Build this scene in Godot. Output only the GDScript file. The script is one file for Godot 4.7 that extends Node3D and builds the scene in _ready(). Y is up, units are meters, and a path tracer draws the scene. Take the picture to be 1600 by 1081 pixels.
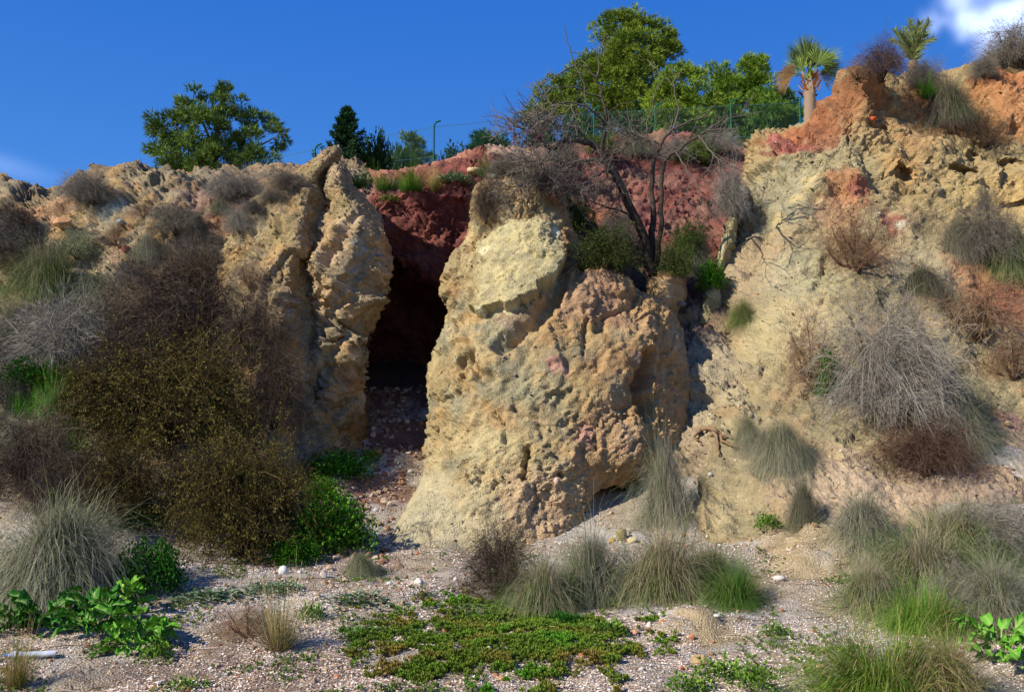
extends Node3D
# A weathered, many-coloured earth cliff behind a beach: central outcrop, left pinnacles, small cave,
# gully with a dead tree, right-hand slope, dry scrub, and pines, palms and a wire fence on the plateau above.

const F := 1386.0            # focal length in photograph pixels (1600 wide)
const EYE := Vector3(0, 1.6, 0)
const PITCH := 6.16
var cam_basis: Basis
var rng := RandomNumberGenerator.new()
var used := {}
var buckets := {}            # what stands where, for setting plants and stones on the surface

# ---------------------------------------------------------------- helpers
func W(px: float, py: float, d: float) -> Vector3:
	var v := cam_basis * Vector3((px - 800.0) / F, (540.5 - py) / F, -1.0)
	return EYE + v * (d / -v.z)

func PX(p: Vector3) -> Vector3:          # world point -> (px, py, distance)
	var v := cam_basis.inverse() * (p - EYE)
	var d := -v.z
	return Vector3(800.0 + v.x / d * F, 540.5 - v.y / d * F, -(p.z - EYE.z))

func numbered(called: String) -> String:
	var k: int = used.get(called, 0)
	used[called] = k + 1
	return called if k == 0 else "%s_%03d" % [called, k]

func tag(o: Node, label := "", category := "", group := "", kind := "") -> Node:
	if label: o.set_meta("label", label)
	if category: o.set_meta("category", category)
	if group: o.set_meta("group", group)
	if kind: o.set_meta("kind", kind)
	return o

func put(called: String, mesh: Mesh, mat: Material, parent: Node = null) -> MeshInstance3D:
	var o := MeshInstance3D.new()
	o.mesh = mesh
	if mat: o.material_override = mat
	if parent == null:
		o.name = numbered(called)
		add_child(o, true)
	else:
		o.name = called
		parent.add_child(o, true)
	return o

func thing(called: String, label: String, category: String, at: Vector3, turn := 0.0, group := "") -> Node3D:
	var o := Node3D.new()
	o.name = numbered(called)
	add_child(o, true)
	o.position = at
	o.rotation.y = turn
	tag(o, label, category, group)
	return o

func rr(a: float, b: float) -> float:
	return rng.randf_range(a, b)

func lin(r: float, g: float, b: float) -> Color:   # 0..255 display values to linear base colour
	return Color(r / 255.0, g / 255.0, b / 255.0).srgb_to_linear()

func sstep(a: float, b: float, x: float) -> float:
	var t := clampf((x - a) / (b - a), 0.0, 1.0)
	return t * t * (3.0 - 2.0 * t)

# ---------------------------------------------------------------- mesh collector
class MB:
	var v := PackedVector3Array()
	var n := PackedVector3Array()
	var c := PackedColorArray()
	var i := PackedInt32Array()
	func tri(a: Vector3, b: Vector3, d: Vector3, col: Color, col2: Color) -> void:
		var k := v.size()
		v.append(a); v.append(b); v.append(d)
		c.append(col); c.append(col); c.append(col2)
		i.append(k); i.append(k + 1); i.append(k + 2)
	func quad(a: Vector3, b: Vector3, d: Vector3, e: Vector3, col: Color) -> void:
		var k := v.size()
		v.append(a); v.append(b); v.append(d); v.append(e)
		for q in 4: c.append(col)
		i.append_array(PackedInt32Array([k, k + 1, k + 2, k, k + 2, k + 3]))
	func ribbon(pts: PackedVector3Array, side: Vector3, w0: float, w1: float, c0: Color, c1: Color) -> void:
		var m := pts.size()
		var k := v.size()
		for q in m:
			var t := float(q) / (m - 1)
			var w := side * (lerpf(w0, w1, t) * 0.5)
			var col := c0.lerp(c1, t)
			v.append(pts[q] - w); v.append(pts[q] + w)
			c.append(col); c.append(col)
			if q > 0:
				var a := k + q * 2
				i.append_array(PackedInt32Array([a - 2, a - 1, a, a, a - 1, a + 1]))
	func tube(pts: PackedVector3Array, r0: float, r1: float, sides: int, c0: Color, c1: Color, flare := 0.0) -> void:
		var m := pts.size()
		var k := v.size()
		var prev := Vector3.ZERO
		for q in m:
			var t := float(q) / (m - 1)
			var d := (pts[mini(q + 1, m - 1)] - pts[maxi(q - 1, 0)]).normalized()
			var x := prev
			if q == 0:
				x = d.cross(Vector3.UP if absf(d.y) < 0.9 else Vector3.RIGHT)
			x = (x - d * x.dot(d)).normalized()
			prev = x
			var y := d.cross(x)
			var r := lerpf(r0, r1, t) * (1.0 + flare * pow(1.0 - t, 4.0))
			for s in sides:
				var a := TAU * s / sides
				var nn := x * cos(a) + y * sin(a)
				v.append(pts[q] + nn * r)
				n.append(nn)
				c.append(c0.lerp(c1, t))
			if q > 0:
				for s in sides:
					var a := k + (q - 1) * sides + s
					var b := k + (q - 1) * sides + (s + 1) % sides
					i.append_array(PackedInt32Array([a, a + sides, b, b, a + sides, b + sides]))
	func mesh() -> ArrayMesh:
		var arr := []
		arr.resize(Mesh.ARRAY_MAX)
		arr[Mesh.ARRAY_VERTEX] = v
		if n.size() == v.size(): arr[Mesh.ARRAY_NORMAL] = n
		arr[Mesh.ARRAY_COLOR] = c
		arr[Mesh.ARRAY_INDEX] = i
		var m := ArrayMesh.new()
		m.add_surface_from_arrays(Mesh.PRIMITIVE_TRIANGLES, arr)
		return m

# ---------------------------------------------------------------- noises and materials
var nz := {}
func make_noise(called: String, type: int, freq: float, octaves: int, fractal := FastNoiseLite.FRACTAL_FBM, s := 1) -> FastNoiseLite:
	var n := FastNoiseLite.new()
	n.noise_type = type as FastNoiseLite.NoiseType
	n.frequency = freq
	n.fractal_type = (fractal if octaves > 1 else FastNoiseLite.FRACTAL_NONE) as FastNoiseLite.FractalType
	n.fractal_octaves = octaves
	n.seed = s
	nz[called] = n
	return n

var n_big: FastNoiseLite
var n_mid: FastNoiseLite
var n_rid: FastNoiseLite
var n_crack: FastNoiseLite
var n_cell: FastNoiseLite
var n_step: FastNoiseLite
var n_fine: FastNoiseLite
var n_col: FastNoiseLite
var n_col2: FastNoiseLite
var M := {}

func tex(type: int, freq: float, octaves: int, lo: float, hi: float, size := 512, s := 1, fractal := FastNoiseLite.FRACTAL_FBM) -> NoiseTexture2D:
	var n := make_noise("t%d" % s, type, freq, octaves, fractal, s)
	if type == FastNoiseLite.TYPE_CELLULAR:
		n.cellular_return_type = FastNoiseLite.RETURN_DISTANCE
	var t := NoiseTexture2D.new()
	t.width = size; t.height = size
	t.seamless = true
	t.noise = n
	var g := Gradient.new()
	g.set_color(0, Color(lo, lo, lo)); g.set_color(1, Color(hi, hi, hi))
	t.color_ramp = g
	return t

func mat(called: String, col: Color, rough := 0.95, vcol := true) -> StandardMaterial3D:
	var m := StandardMaterial3D.new()
	m.resource_name = called
	m.albedo_color = col.linear_to_srgb()
	m.roughness = rough
	m.metallic_specular = 0.25
	m.vertex_color_use_as_albedo = vcol
	m.cull_mode = BaseMaterial3D.CULL_DISABLED
	M[called] = m
	return m

func earthy(called: String, grain: Texture2D, relief: Texture2D, size: float, cm: float) -> StandardMaterial3D:
	var m := mat(called, Color(1, 1, 1), 0.97)
	m.metallic_specular = 0.2
	m.albedo_texture = grain
	m.uv1_triplanar = true
	m.uv1_world_triplanar = true
	m.uv1_scale = Vector3.ONE / size
	m.heightmap_enabled = true
	m.heightmap_texture = relief
	m.heightmap_scale = cm
	return m

func leafy(called: String, col: Color, back: float) -> StandardMaterial3D:
	var m := mat(called, col, 0.7)
	if back > 0:
		m.backlight_enabled = true
		m.backlight = Color(back, back, back * 0.6)
	return m

func make_materials() -> void:
	n_big = make_noise("big", FastNoiseLite.TYPE_SIMPLEX_SMOOTH, 0.55, 3, FastNoiseLite.FRACTAL_FBM, 11)
	n_mid = make_noise("mid", FastNoiseLite.TYPE_SIMPLEX_SMOOTH, 1.9, 4, FastNoiseLite.FRACTAL_FBM, 12)
	n_rid = make_noise("rid", FastNoiseLite.TYPE_SIMPLEX_SMOOTH, 1.1, 5, FastNoiseLite.FRACTAL_RIDGED, 13)
	n_crack = make_noise("crack", FastNoiseLite.TYPE_CELLULAR, 2.6, 1, FastNoiseLite.FRACTAL_FBM, 14)
	n_crack.cellular_return_type = FastNoiseLite.RETURN_DISTANCE2_SUB
	n_cell = make_noise("cell", FastNoiseLite.TYPE_CELLULAR, 6.5, 2, FastNoiseLite.FRACTAL_FBM, 15)
	n_cell.cellular_return_type = FastNoiseLite.RETURN_DISTANCE
	n_step = make_noise("step", FastNoiseLite.TYPE_CELLULAR, 1.9, 1, FastNoiseLite.FRACTAL_FBM, 19)
	n_step.cellular_return_type = FastNoiseLite.RETURN_CELL_VALUE
	n_fine = make_noise("fine", FastNoiseLite.TYPE_SIMPLEX_SMOOTH, 9.0, 3, FastNoiseLite.FRACTAL_FBM, 16)
	n_col = make_noise("col", FastNoiseLite.TYPE_SIMPLEX_SMOOTH, 0.9, 4, FastNoiseLite.FRACTAL_FBM, 17)
	n_col2 = make_noise("col2", FastNoiseLite.TYPE_SIMPLEX_SMOOTH, 4.5, 4, FastNoiseLite.FRACTAL_FBM, 18)
	var grain := tex(FastNoiseLite.TYPE_SIMPLEX, 0.03, 5, 0.74, 1.0, 1024, 21)
	var grain2 := tex(FastNoiseLite.TYPE_VALUE, 0.09, 4, 0.7, 1.0, 1024, 22)
	var relief := tex(FastNoiseLite.TYPE_SIMPLEX, 0.02, 6, 0.0, 1.0, 1024, 23, FastNoiseLite.FRACTAL_RIDGED)
	var crumbs := tex(FastNoiseLite.TYPE_CELLULAR, 0.05, 3, 0.0, 1.0, 1024, 24)
	earthy("rock", grain, relief, 1.1, 1.6)
	earthy("earth", grain, crumbs, 1.3, 1.9)
	earthy("soil", grain2, crumbs, 0.9, 2.2)
	earthy("stone", grain, relief, 0.5, 0.6)
	mat("flake", Color(1, 1, 1), 0.8)
	mat("wood", Color(1, 1, 1), 0.9)
	mat("dry", Color(1, 1, 1), 0.85)
	leafy("leaf", Color(1, 1, 1), 0.5)
	leafy("needle", Color(0.74, 0.78, 0.74), 0.4)
	mat("fence_green", lin(24, 84, 62), 0.5, false)
	mat("wire", lin(70, 110, 105), 0.5, false)
	M.wire.metallic = 0.3

# ---------------------------------------------------------------- lofted surfaces
func spline(pts: PackedVector3Array, counts: PackedInt32Array) -> PackedVector3Array:
	var out := PackedVector3Array()
	var m := pts.size()
	for k in m - 1:
		var a := pts[k]
		var b := pts[k + 1]
		var p := pts[k - 1] if k > 0 else a * 2.0 - b
		var q := pts[k + 2] if k + 2 < m else b * 2.0 - a
		var tb := maxf(sqrt(a.distance_to(b)), 1e-3)
		var tp := -maxf(sqrt(a.distance_to(p)), 1e-3)
		var tq := tb + maxf(sqrt(b.distance_to(q)), 1e-3)
		for s in counts[k]:
			out.append(a.cubic_interpolate_in_time(b, p, q, float(s) / counts[k], tb, tp, tq))
	out.append(pts[m - 1])
	return out

func spline_closed(pts: PackedVector3Array, counts: PackedInt32Array) -> PackedVector3Array:
	var out := PackedVector3Array()
	var m := pts.size()
	for k in m:
		var a := pts[k]
		var b := pts[(k + 1) % m]
		var p := pts[(k + m - 1) % m]
		var q := pts[(k + 2) % m]
		var tb := maxf(sqrt(a.distance_to(b)), 1e-3)
		var tp := -maxf(sqrt(a.distance_to(p)), 1e-3)
		var tq := tb + maxf(sqrt(b.distance_to(q)), 1e-3)
		for s in counts[k]:
			out.append(a.cubic_interpolate_in_time(b, p, q, float(s) / counts[k], tb, tp, tq))
	return out

# net[c][r]: columns of control points; disp(p, n) -> offset; colour(p, n) -> linear colour
func loft(net: Array, res: float, closed: bool, disp: Callable, colour: Callable, coarse_from := 1e9, back_res := 0.0) -> Dictionary:
	var nc := net.size()
	var nr: int = net[0].size()
	var rc := PackedInt32Array()
	for r in nr - 1:
		var s := 0.0
		for c in nc: s += (net[c][r] as Vector3).distance_to(net[c][r + 1])
		rc.append(maxi(1, ceili(s / nc / res)))
	var cc := PackedInt32Array()
	for c in (nc if closed else nc - 1):
		var s := 0.0
		var far := 0.0
		for r in nr:
			var a: Vector3 = net[c][r]
			var b: Vector3 = net[(c + 1) % nc][r]
			s += a.distance_to(b)
			if r == 2: far = minf(absf(a.x), absf(b.x))
		var rs := res * (8.0 if far > coarse_from else 1.0)
		if back_res > 0.0 and closed and c > nc / 2: rs = back_res
		cc.append(maxi(1, ceili(s / nr / rs)))
	var cols: Array[PackedVector3Array] = []
	for c in nc:
		cols.append(spline(PackedVector3Array(net[c]), rc))
	var h := cols[0].size()
	var pos := PackedVector3Array()
	var w := 0
	for j in h:
		var line := PackedVector3Array()
		for c in nc: line.append(cols[c][j])
		var fine := spline_closed(line, cc) if closed else spline(line, cc)
		w = fine.size()
		pos.append_array(fine)
	var nrm := grid_normals(pos, w, h, closed)
	var out := PackedVector3Array()
	out.resize(pos.size())
	for k in pos.size():
		out[k] = pos[k] + disp.call(pos[k], nrm[k])
	var n2 := grid_normals(out, w, h, closed)
	var col := PackedColorArray()
	col.resize(pos.size())
	for k in pos.size():
		col[k] = colour.call(out[k], n2[k])
	return grid_mesh(out, n2, col, w, h, closed)

func grid_normals(p: PackedVector3Array, w: int, h: int, closed: bool) -> PackedVector3Array:
	var out := PackedVector3Array()
	out.resize(p.size())
	for j in h:
		var up := maxi(j - 1, 0) * w
		var dn := mini(j + 1, h - 1) * w
		for k in w:
			var l := (k + w - 1) % w if closed else maxi(k - 1, 0)
			var r := (k + 1) % w if closed else mini(k + 1, w - 1)
			out[j * w + k] = (p[j * w + r] - p[j * w + l]).cross(p[dn + k] - p[up + k]).normalized()
	return out

func grid_mesh(p: PackedVector3Array, n: PackedVector3Array, c: PackedColorArray, w: int, h: int, closed: bool) -> Dictionary:
	var idx := PackedInt32Array()
	for j in h - 1:
		for k in (w if closed else w - 1):
			var a := j * w + k
			var b := j * w + (k + 1) % w
			idx.append_array(PackedInt32Array([a, a + w, b, b, a + w, b + w]))
	var arr := []
	arr.resize(Mesh.ARRAY_MAX)
	arr[Mesh.ARRAY_VERTEX] = p
	arr[Mesh.ARRAY_NORMAL] = n
	arr[Mesh.ARRAY_COLOR] = c
	arr[Mesh.ARRAY_INDEX] = idx
	var m := ArrayMesh.new()
	m.add_surface_from_arrays(Mesh.PRIMITIVE_TRIANGLES, arr)
	note_surface(p, n)
	return {"mesh": m, "p": p, "n": n, "c": c}

func note_surface(p: PackedVector3Array, n: PackedVector3Array) -> void:
	var inv := cam_basis.inverse()
	for k in p.size():
		var v := inv * (p[k] - EYE)
		if v.z > -2.0: continue
		var x := 800.0 - v.x / v.z * F
		var y := 540.5 + v.y / v.z * F
		if x < -150 or x > 1750 or y < -60 or y > 1200: continue
		var key := int((x + 200) / 6.0) + int((y + 100) / 6.0) * 1000
		var was: Variant = buckets.get(key)
		if was == null or p[k].z > (was[0] as Vector3).z:
			buckets[key] = [p[k], n[k]]

# the front surface point seen at a photograph pixel
func hit(px: float, py: float) -> Vector3:
	return hit2(px, py)[0]

func hit2(px: float, py: float) -> Array:
	var kx := int((px + 200) / 6.0)
	var ky := int((py + 100) / 6.0)
	for r in range(1, 14):
		var best: Variant = null
		for dx in range(-r, r + 1):
			for dy in range(-r, r + 1):
				if r > 1 and maxi(absi(dx), absi(dy)) != r: continue
				var b: Variant = buckets.get(kx + dx + (ky + dy) * 1000)
				if b != null and (best == null or b[0].z > best[0].z): best = b
		if best != null: return best
	print("no surface at ", px, " ", py)
	return [W(px, py, 12.0), Vector3.UP]

# ---------------------------------------------------------------- terrain
func warp(p: Vector3, a: float) -> Vector3:
	return p + Vector3(n_mid.get_noise_3dv(p), n_mid.get_noise_3dv(p + Vector3(31, 7, 0)), n_mid.get_noise_3dv(p + Vector3(0, 19, 53))) * a

# broken rock: lumps, ledges along the bedding, cracks and crumbs
func crag(p: Vector3, n: Vector3, big: float, ledge: float, crack: float, crumb: float, bed: Vector3) -> Vector3:
	var q := warp(p, 0.13)
	var along := q.dot(bed)
	var st := q + bed * along * 1.5                      # finer across the beds than along them
	var rough := clampf(0.45 + n_col.get_noise_3dv(p * 1.1 + Vector3(9, 9, 9)) * 1.9, 0.08, 1.0)
	var d := n_big.get_noise_3dv(p) * big + n_mid.get_noise_3dv(p) * big * 0.3
	d += n_step.get_noise_3dv(warp(p, 0.1) * 0.55 + bed * along * 0.5) * ledge * 0.55
	d += n_step.get_noise_3dv(st) * ledge * 0.36 * (0.35 + rough)
	var st2 := st + bed * along * 2.0
	d += n_step.get_noise_3dv(st2 * 2.2 + Vector3(11, 5, 3)) * ledge * 0.26 * rough
	d += n_step.get_noise_3dv(st2 * 5.0 + Vector3(3, 15, 7)) * ledge * 0.13 * (0.3 + rough)
	d += n_rid.get_noise_3dv(st * 0.8) * ledge * 0.27 * rough
	d += n_rid.get_noise_3dv(st2 * 1.9 + Vector3(7, 0, 0)) * ledge * 0.2
	var e := n_crack.get_noise_3dv(st) + 1.0
	d -= (1.0 - sstep(0.0, 0.10, e)) * crack * clampf(-0.15 + n_mid.get_noise_3dv(p * 0.5 + Vector3(5, 0, 0)) * 2.2, 0.0, 1.2)
	e = n_crack.get_noise_3dv(st2 * 2.1 + Vector3(40, 0, 3)) + 1.0
	d -= (1.0 - sstep(0.0, 0.10, e)) * crack * 0.35 * clampf(-0.1 + n_mid.get_noise_3dv(p * 0.6 + Vector3(25, 0, 0)) * 2.2, 0.0, 1.0)
	d -= (n_cell.get_noise_3dv(q) + 0.5) * crumb * (0.25 + 0.75 * rough)
	d += n_fine.get_noise_3dv(p) * crumb * 0.8
	return n * d + Vector3(n_fine.get_noise_3dv(p + Vector3(70, 0, 0)), n_fine.get_noise_3dv(p + Vector3(0, 70, 0)), 0) * crumb * 0.8

func spot(p: Vector3, c: Vector3, rad: float, ragged := 0.55) -> float:
	var d := p.distance_to(c) / rad
	if d > 1.9: return 0.0
	return 1.0 - sstep(0.65, 1.15, d + n_col2.get_noise_3dv(p) * ragged)

# colour marks: [px, py, distance, radius in photograph pixels, colour, strength]
func marks(list: Array) -> Array:
	var out := []
	for m in list:
		out.append([W(m[0], m[1], m[2]), m[3] * m[2] / F, m[4], m[5]])
	return out

func paint(c: Color, p: Vector3, list: Array) -> Color:
	for m in list:
		var s: float = spot(p, m[0], m[1])
		if s > 0.0: c = c.lerp(m[2], s * m[3])
	return c

func speckle(c: Color, p: Vector3, a: float) -> Color:
	var s := 1.0 + n_col2.get_noise_3dv(p) * a + n_fine.get_noise_3dv(p * 1.7) * a * 0.8
	var l := (c.r * 0.3 + c.g * 0.5 + c.b * 0.2) * s
	return Color(lerpf(c.r * s, l, 0.2) * 0.93, lerpf(c.g * s, l, 0.2) * 0.98, lerpf(c.b * s, l, 0.2) * 0.98)

# distance to a line of points given on the picture plane of world x and y, and how far along
func near_line(p: Vector2, line: PackedVector2Array) -> float:
	var best := 1e9
	for k in line.size() - 1:
		best = minf(best, p.distance_to(Geometry2D.get_closest_point_to_segment(p, line[k], line[k + 1])))
	return best

func edge_of(p: Vector2, poly: PackedVector2Array) -> float:     # positive inside
	var d := near_line(p, poly)
	d = minf(d, p.distance_to(Geometry2D.get_closest_point_to_segment(p, poly[poly.size() - 1], poly[0])))
	return d if Geometry2D.is_point_in_polygon(p, poly) else -d

func netcols(list: Array) -> Array:       # [[px, py, d], ...] per column -> world points
	var out := []
	for col in list:
		var line := []
		for q in col: line.append(W(q[0], q[1], q[2]))
		out.append([line[0] + Vector3(0, -1.2, 0.25)] + line)
	return out

func column(px: float, rows: Array) -> Array:
	var out := []
	for r in rows: out.append([px, r[0], r[1]])
	return out

var TAN := lin(194, 164, 104)
var TAN2 := lin(172, 142, 86)
var GREY_GREEN := lin(160, 148, 112)
var OCHRE := lin(200, 146, 68)
var ORANGE := lin(188, 104, 46)
var RUST := lin(160, 78, 44)
var RED := lin(134, 72, 58)
var RED2 := lin(160, 84, 66)
var PINK := lin(206, 144, 116)
var CREAM := lin(232, 210, 148)
var PALE := lin(214, 196, 164)
var SOIL := lin(198, 174, 148)
var CHIP := lin(226, 210, 194)

var gpts := PackedVector3Array()      # x, z, height
func ground_control() -> void:
	for q in [[800, 1081, 5.7], [300, 1081, 5.7], [0, 1081, 5.7], [1300, 1081, 5.7], [1600, 1081, 5.7], [-600, 1081, 5.7], [2200, 1081, 5.7], [40, 1010, 6.6], [200, 960, 7.3], [430, 985, 6.9], [750, 1000, 6.8], [600, 900, 9.0], [450, 890, 9.0],
			[300, 880, 9.0], [0, 900, 8.5], [-400, 900, 8.5], [640, 860, 10.0], [600, 780, 11.3], [560, 740, 11.9], [610, 700, 12.8], [645, 655, 13.8], [610, 612, 15.4], [610, 565, 16.7], [560, 575, 16.3], [680, 570, 16.4], [690, 800, 10.7], [625, 850, 10.25], [760, 870, 10.1], [590, 870, 9.8], [900, 960, 7.8], [900, 850, 10.0],
			[1100, 940, 8.2], [1100, 850, 9.6], [1150, 760, 10.7], [1045, 790, 10.55], [1085, 740, 11.1], [1020, 830, 10.2], [1250, 900, 8.7], [1250, 820, 9.7], [1400, 850, 9.2], [1500, 780, 10.0], [1300, 1000, 6.95], [1550, 1000, 6.95], [1600, 900, 8.3], [1900, 880, 8.5],
			[1100, 1040, 6.3], [200, 760, 10.8], [-200, 760, 10.8], [1500, 690, 10.8], [1200, 690, 10.9], [420, 760, 11.4], [850, 740, 11.6]]:
		var p := W(q[0], q[1], q[2])
		gpts.append(Vector3(p.x, p.z, p.y))
	for x in [-30.0, -8.0, 0.0, 8.0, 30.0]:
		for z in [-2.0, 6.0, 30.0]: gpts.append(Vector3(x, z, -0.12 - z * 0.012))

func ground_base(x: float, z: float) -> float:
	var s := 0.0
	var w := 0.0
	for g in gpts:
		var d2 := (g.x - x) * (g.x - x) + (g.y - z) * (g.y - z) + 0.12
		var k := 1.0 / (d2 * d2)
		s += k * g.z
		w += k
	return s / w

func ground_y(x: float, z: float) -> float:
	var p := Vector3(x, 0, z)
	var y := ground_base(x, z)
	if absf(x) > 30.0 or z > 8.0 or z < -24.0: return y
	y += n_big.get_noise_3dv(p) * 0.05 + n_mid.get_noise_3dv(p) * 0.035
	y -= (n_cell.get_noise_3dv(p) + 0.5) * 0.022
	y += n_fine.get_noise_3dv(p) * 0.012
	var m := Vector2(x - mound.x, (z - mound.z) * 1.3).length()
	y += (0.11 - (n_cell.get_noise_3dv(p * 0.9) + 0.5) * 0.07) * (1.0 - sstep(0.10, 0.42, m + n_mid.get_noise_3dv(p * 1.5) * 0.22))
	var m2 := Vector2(x - bank.x, (z - bank.z) * 1.2).length()
	y += (0.22 - (n_cell.get_noise_3dv(p * 0.9) + 0.5) * 0.08) * (1.0 - sstep(0.2, 0.6, m2 + n_mid.get_noise_3dv(p * 1.3) * 0.16))
	return y

var mound: Vector3
var bank: Vector3
var ground_marks: Array

func ground_colour(p: Vector3, n: Vector3) -> Color:
	var a := n_col.get_noise_3dv(p * 1.2)
	var c := SOIL.lerp(CHIP, clampf(0.42 + a * 1.3, 0.0, 0.9))
	c = c.lerp(TAN2, clampf(0.15 + n_col.get_noise_3dv(p * 0.7 + Vector3(40, 0, 0)) * 0.9, 0.0, 0.6))
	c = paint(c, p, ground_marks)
	return speckle(c, p, 0.28)

func axis(from: float, to: float, step: float, far_lo: float, far_hi: float) -> PackedFloat32Array:
	var out := PackedFloat32Array()
	var v := from
	while v <= to:
		out.append(v); v += step
	var s := step
	v = to
	while v < far_hi:
		s *= 1.5; v += s; out.append(minf(v, far_hi))
	s = step
	v = from
	var low := PackedFloat32Array()
	while v > far_lo:
		s *= 1.5; v -= s; low.append(maxf(v, far_lo))
	low.reverse()
	low.append_array(out)
	return low

func heightfield(xs: PackedFloat32Array, ds: PackedFloat32Array, f: Callable, colour: Callable) -> Dictionary:
	var p := PackedVector3Array()
	for d in ds:
		for x in xs: p.append(Vector3(x, f.call(x, -d), -d))
	var n := grid_normals(p, xs.size(), ds.size(), false)
	var c := PackedColorArray()
	c.resize(p.size())
	for k in p.size(): c[k] = colour.call(p[k], n[k])
	return grid_mesh(p, n, c, xs.size(), ds.size(), false)

var ground_s: Dictionary
var slope_s: Dictionary
var left_s: Dictionary
var wall_s: Dictionary
var gully_s: Dictionary

func build_ground() -> void:
	mound = W(1085, 985, 7.3)
	bank = W(1290, 880, 8.9)
	ground_control()
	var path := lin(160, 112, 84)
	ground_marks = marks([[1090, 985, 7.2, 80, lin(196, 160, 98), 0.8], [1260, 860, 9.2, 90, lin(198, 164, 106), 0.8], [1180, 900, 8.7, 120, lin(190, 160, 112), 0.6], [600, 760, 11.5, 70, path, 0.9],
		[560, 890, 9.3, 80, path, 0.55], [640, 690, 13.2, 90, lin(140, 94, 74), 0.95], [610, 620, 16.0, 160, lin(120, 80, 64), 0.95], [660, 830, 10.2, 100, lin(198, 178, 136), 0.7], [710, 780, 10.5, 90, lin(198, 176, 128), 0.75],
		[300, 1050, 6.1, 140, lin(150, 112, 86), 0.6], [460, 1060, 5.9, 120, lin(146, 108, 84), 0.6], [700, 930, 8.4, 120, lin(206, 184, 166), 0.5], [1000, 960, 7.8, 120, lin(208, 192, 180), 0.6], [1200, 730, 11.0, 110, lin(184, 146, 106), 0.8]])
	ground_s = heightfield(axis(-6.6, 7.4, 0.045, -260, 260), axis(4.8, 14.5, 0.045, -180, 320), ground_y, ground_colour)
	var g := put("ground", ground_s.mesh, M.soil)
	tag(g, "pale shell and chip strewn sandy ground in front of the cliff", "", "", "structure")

func plateau_y(x: float, z: float) -> float:
	var d := -z
	var y := 6.2 + clampf(d - 15.6, -3.0, 11.5) * 0.305 + clampf(x, -25.0, 15.0) * 0.045
	y += n_big.get_noise_3dv(Vector3(x, 0, z) * 0.5) * 0.25 + n_mid.get_noise_3dv(Vector3(x, 0, z)) * 0.05
	return y

func build_plateau() -> void:
	var col := func(p: Vector3, _n: Vector3) -> Color:
		var c := lin(176, 122, 88).lerp(lin(120, 116, 66), clampf(0.3 + n_col.get_noise_3dv(p) * 1.4, 0, 1))
		return speckle(c, p, 0.25)
	var s := heightfield(axis(-11.0, 10.0, 0.22, -320, 320), axis(17.4, 30.0, 0.22, 17.2, 330), plateau_y, col)
	tag(put("hill", s.mesh, M.earth), "red earth plateau rising behind the cliff edge", "", "", "structure")

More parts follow.
